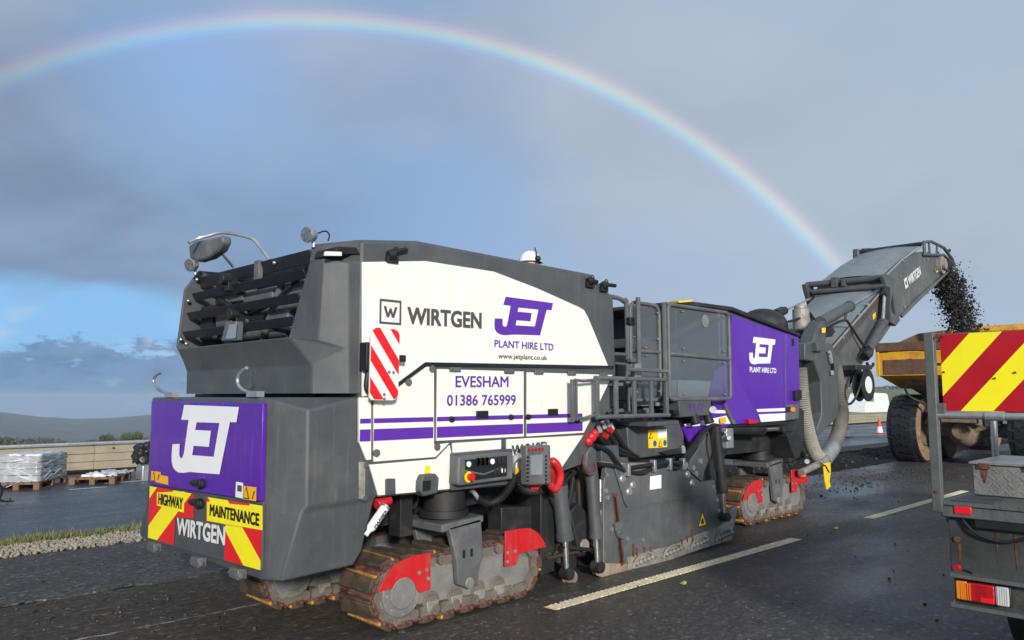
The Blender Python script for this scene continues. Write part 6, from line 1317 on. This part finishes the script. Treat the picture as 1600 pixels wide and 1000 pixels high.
# wrapped stack: four layers of sacks under film
st = empty('wrapped_stack', (4.10, 16.32, .141), 'square stack of grey sacks in clear shrink wrap on a pallet by the barrier', 'wrapped stack'); st.rotation_euler = (0, 0, pa); ROOT_AT[st] = Vector((0, 0, 0))
def lump(name, x0, x1, y0, y1, z0, z1, par, m, seedv, amp=.02, n=9):
    b = MB(); rng = random.Random(seedv); bm = bmesh.new(); bmesh.ops.create_cube(bm, size=1); bmesh.ops.subdivide_edges(bm, edges=bm.edges, cuts=n, use_grid_fill=True)
    o0 = Vector(((x0 + x1) / 2, (y0 + y1) / 2, (z0 + z1) / 2)); S = Vector((x1 - x0, y1 - y0, z1 - z0))
    from mathutils import noise as mn
    for v in bm.verts:
        p = Vector((v.co.x * S.x, v.co.y * S.y, v.co.z * S.z)); k_ = mn.noise((p + o0) * 9 + Vector((seedv, 0, 0))) * amp + mn.noise((p + o0) * 28) * amp * .5
        v.co = p + o0 + v.co.normalized() * k_
    me = bpy.data.meshes.new(name); bm.to_mesh(me); bm.free(); me.materials.append(G[m]); me.polygons.foreach_set('use_smooth', [True] * len(me.polygons))
    o = bpy.data.objects.new(name, me); COL.objects.link(o); o.parent = par; return o
G['sack'] = mat('grey_white_sack', (.30, .31, .335), .3, 0, .12, 6, .3, 14, (.62, .63, .66), .5, 8)
for i in range(4): lump('sack_layer', .02, 1.18, .02, .78, .002 + i * .118, .112 + i * .118, st, 'sack', i * 3 + 1, .022)
lump('top_film', .04, 1.14, .05, .75, .466, .492, st, 'film', 9, .05)
k = MB(); rng = random.Random(3)
for i in range(26):
    s_ = rng.randrange(2); t0 = rng.random() * (.9 if s_ == 0 else .5); z0_ = rng.uniform(0, .45); a = rng.uniform(-.12, .12)
    if s_ == 0: k.tube([(t0, .008, z0_), (t0 + .25, .006, z0_ + a)], .006, 5)
    else: k.tube([(.008, t0, z0_), (.006, t0 + .25, z0_ + a)], .006, 5)
tag(k.build('film_folds', 'film', st), kind='stuff')
pf = pallet('pallet', 5.39, 16.32, 1.0, .82, R(54), 'flat empty wooden pallet beside the wrapped stack')
sh = lump('plastic_sheet', 0, 1.0, 0, .55, .145, .172, None, 'film', 21, .09, 12); sh.location = (5.36, 16.45, 0); sh.rotation_euler = (0, 0, R(48)); tag(sh, 'crumpled clear plastic sheet lying over the flat pallet', 'plastic sheet')
bk = empty('plastic_crate', (6.15, 16.75, 0), 'pale plastic crate at the corner of the purple rear door', 'crate'); b = MB()
b.box(6.0, 6.32, 16.6, 16.95, 0, .36); cr = b.build('crate_body', 'galv', bk, .02); MB().box(5.98, 6.34, 16.58, 16.97, .32, .35).build('crate_rim', 'swhite', bk, .008)
bg_ = lump('black_bag', 5.93, 6.36, 16.55, 16.98, .37, .72, None, 'darkcloth', 33, .12, 8); tag(bg_, 'crumpled black plastic bag on the pale crate', 'bag')
lw = empty('wheel', (2.95, 14.62, 0), 'black wheel with thin wire legs at the left picture edge', 'wheel')
MB().tube([(2.98 + .17 * math.cos(i * .35), 14.62 + .05 * math.cos(i * .35), .19 + .17 * math.sin(i * .35)) for i in range(19)], .035, 8).build('tyre', 'tyre', lw)
MB().tube([(2.9, 14.62, .19), (3.2, 14.6, .04), (3.32, 14.62, .03)], .014, 6).tube([(2.9, 14.6, .1), (3.27, 14.66, .02), (3.3, 14.7, .07)], .012, 6).build('wire_leg', 'black', lw)
# cones, van, leaves --------------------------------------------------------------------
for x, y, lab in ((33.1, 13.45, 'red and white traffic cone nearest the ribbed hoses'), (37.6, 13.75, 'red and white traffic cone nearest the dump truck tyre')):
    c = empty('traffic_cone', (x, y, 0), lab, 'traffic cone', 'cones along the far carriageway')
    MB().box(x - .2, x + .2, y - .2, y + .2, 0, .04).build('base', 'cone', c, .015); MB().cyl((x, y, .04), (x, y, .30), .15, 18, .11).build('lower_body', 'swhite', c)
    MB().cyl((x, y, .30), (x, y, .64), .11, 18, .045).cyl((x, y, .64), (x, y, .66), .045, 12, .03).build('cone_tip', 'cone', c)
vn = empty('van', (72, 27, -.2), 'white panel van parked beyond the barrier under the conveyor', 'van')
vp = [(-2.5, .35), (-2.5, 1.25), (-2.2, 1.95), (-1.9, 2.05), (1.0, 2.1), (1.5, 2.0), (2.1, 1.35), (2.9, 1.1), (3.0, .4)]
VM = Vector((71.5, 27.0, -.1))
MB().prism([(VM.x - x, VM.z + z) for x, z in vp], 'y', 26.1, 28.0).build('body', 'white', vn, .06)
MB().prism([(VM.x - x, VM.z + z) for x, z in ((1.15, 1.3), (1.1, 1.85), (1.5, 1.85), (1.95, 1.35))], 'y', 26.08, 28.02).build('cab_window', 'screen', vn)
for x in (-1.6, 2.1):
    for y in (26.12, 27.78): MB().cyl((VM.x - x, y, .1), (VM.x - x, y + .2, .1), .34, 18).build('wheel', 'tyre', vn)
for p, r, a, lab in (((6.263,4.079,0.006), .055, .3, 'yellow green leaf on the road below the white line'), ((10.221,4.345,0.006), .06, .1, 'yellow green leaf lying right of the white line')):
    p = Vector(p); P = []
    for i in range(12):
        t = i / 12 * 6.283; P.append((p.x + r * 1.3 * math.cos(t) * math.cos(a) - r * .5 * math.sin(t) * math.sin(a), p.y + r * 1.3 * math.cos(t) * math.sin(a) + r * .5 * math.sin(t) * math.cos(a), .006 + .006 * math.cos(2 * t)))
    lf_ = MB().add(P, [list(range(12))]).build('leaf', 'leafgreen', None, smooth=False); tag(lf_, lab, 'leaf')
# ================================================================ haze
hz = MB().box(-3500, 3500, -3500, 3500, -175, 8.5).build('haze', [], None, smooth=False)
hm = bpy.data.materials.new('pale_haze'); hm.use_nodes = True; t = hm.node_tree; t.nodes.remove(t.nodes['Principled BSDF'])
pv = t.nodes.new('ShaderNodeVolumePrincipled'); pv.inputs['Color'].default_value = (.62, .74, .9, 1); pv.inputs['Density'].default_value = .0003
t.links.new(pv.outputs[0], t.nodes['Material Output'].inputs['Volume']); hz.data.materials.append(hm)
tag(hz, 'pale blue haze over the far country', 'haze', kind='stuff')
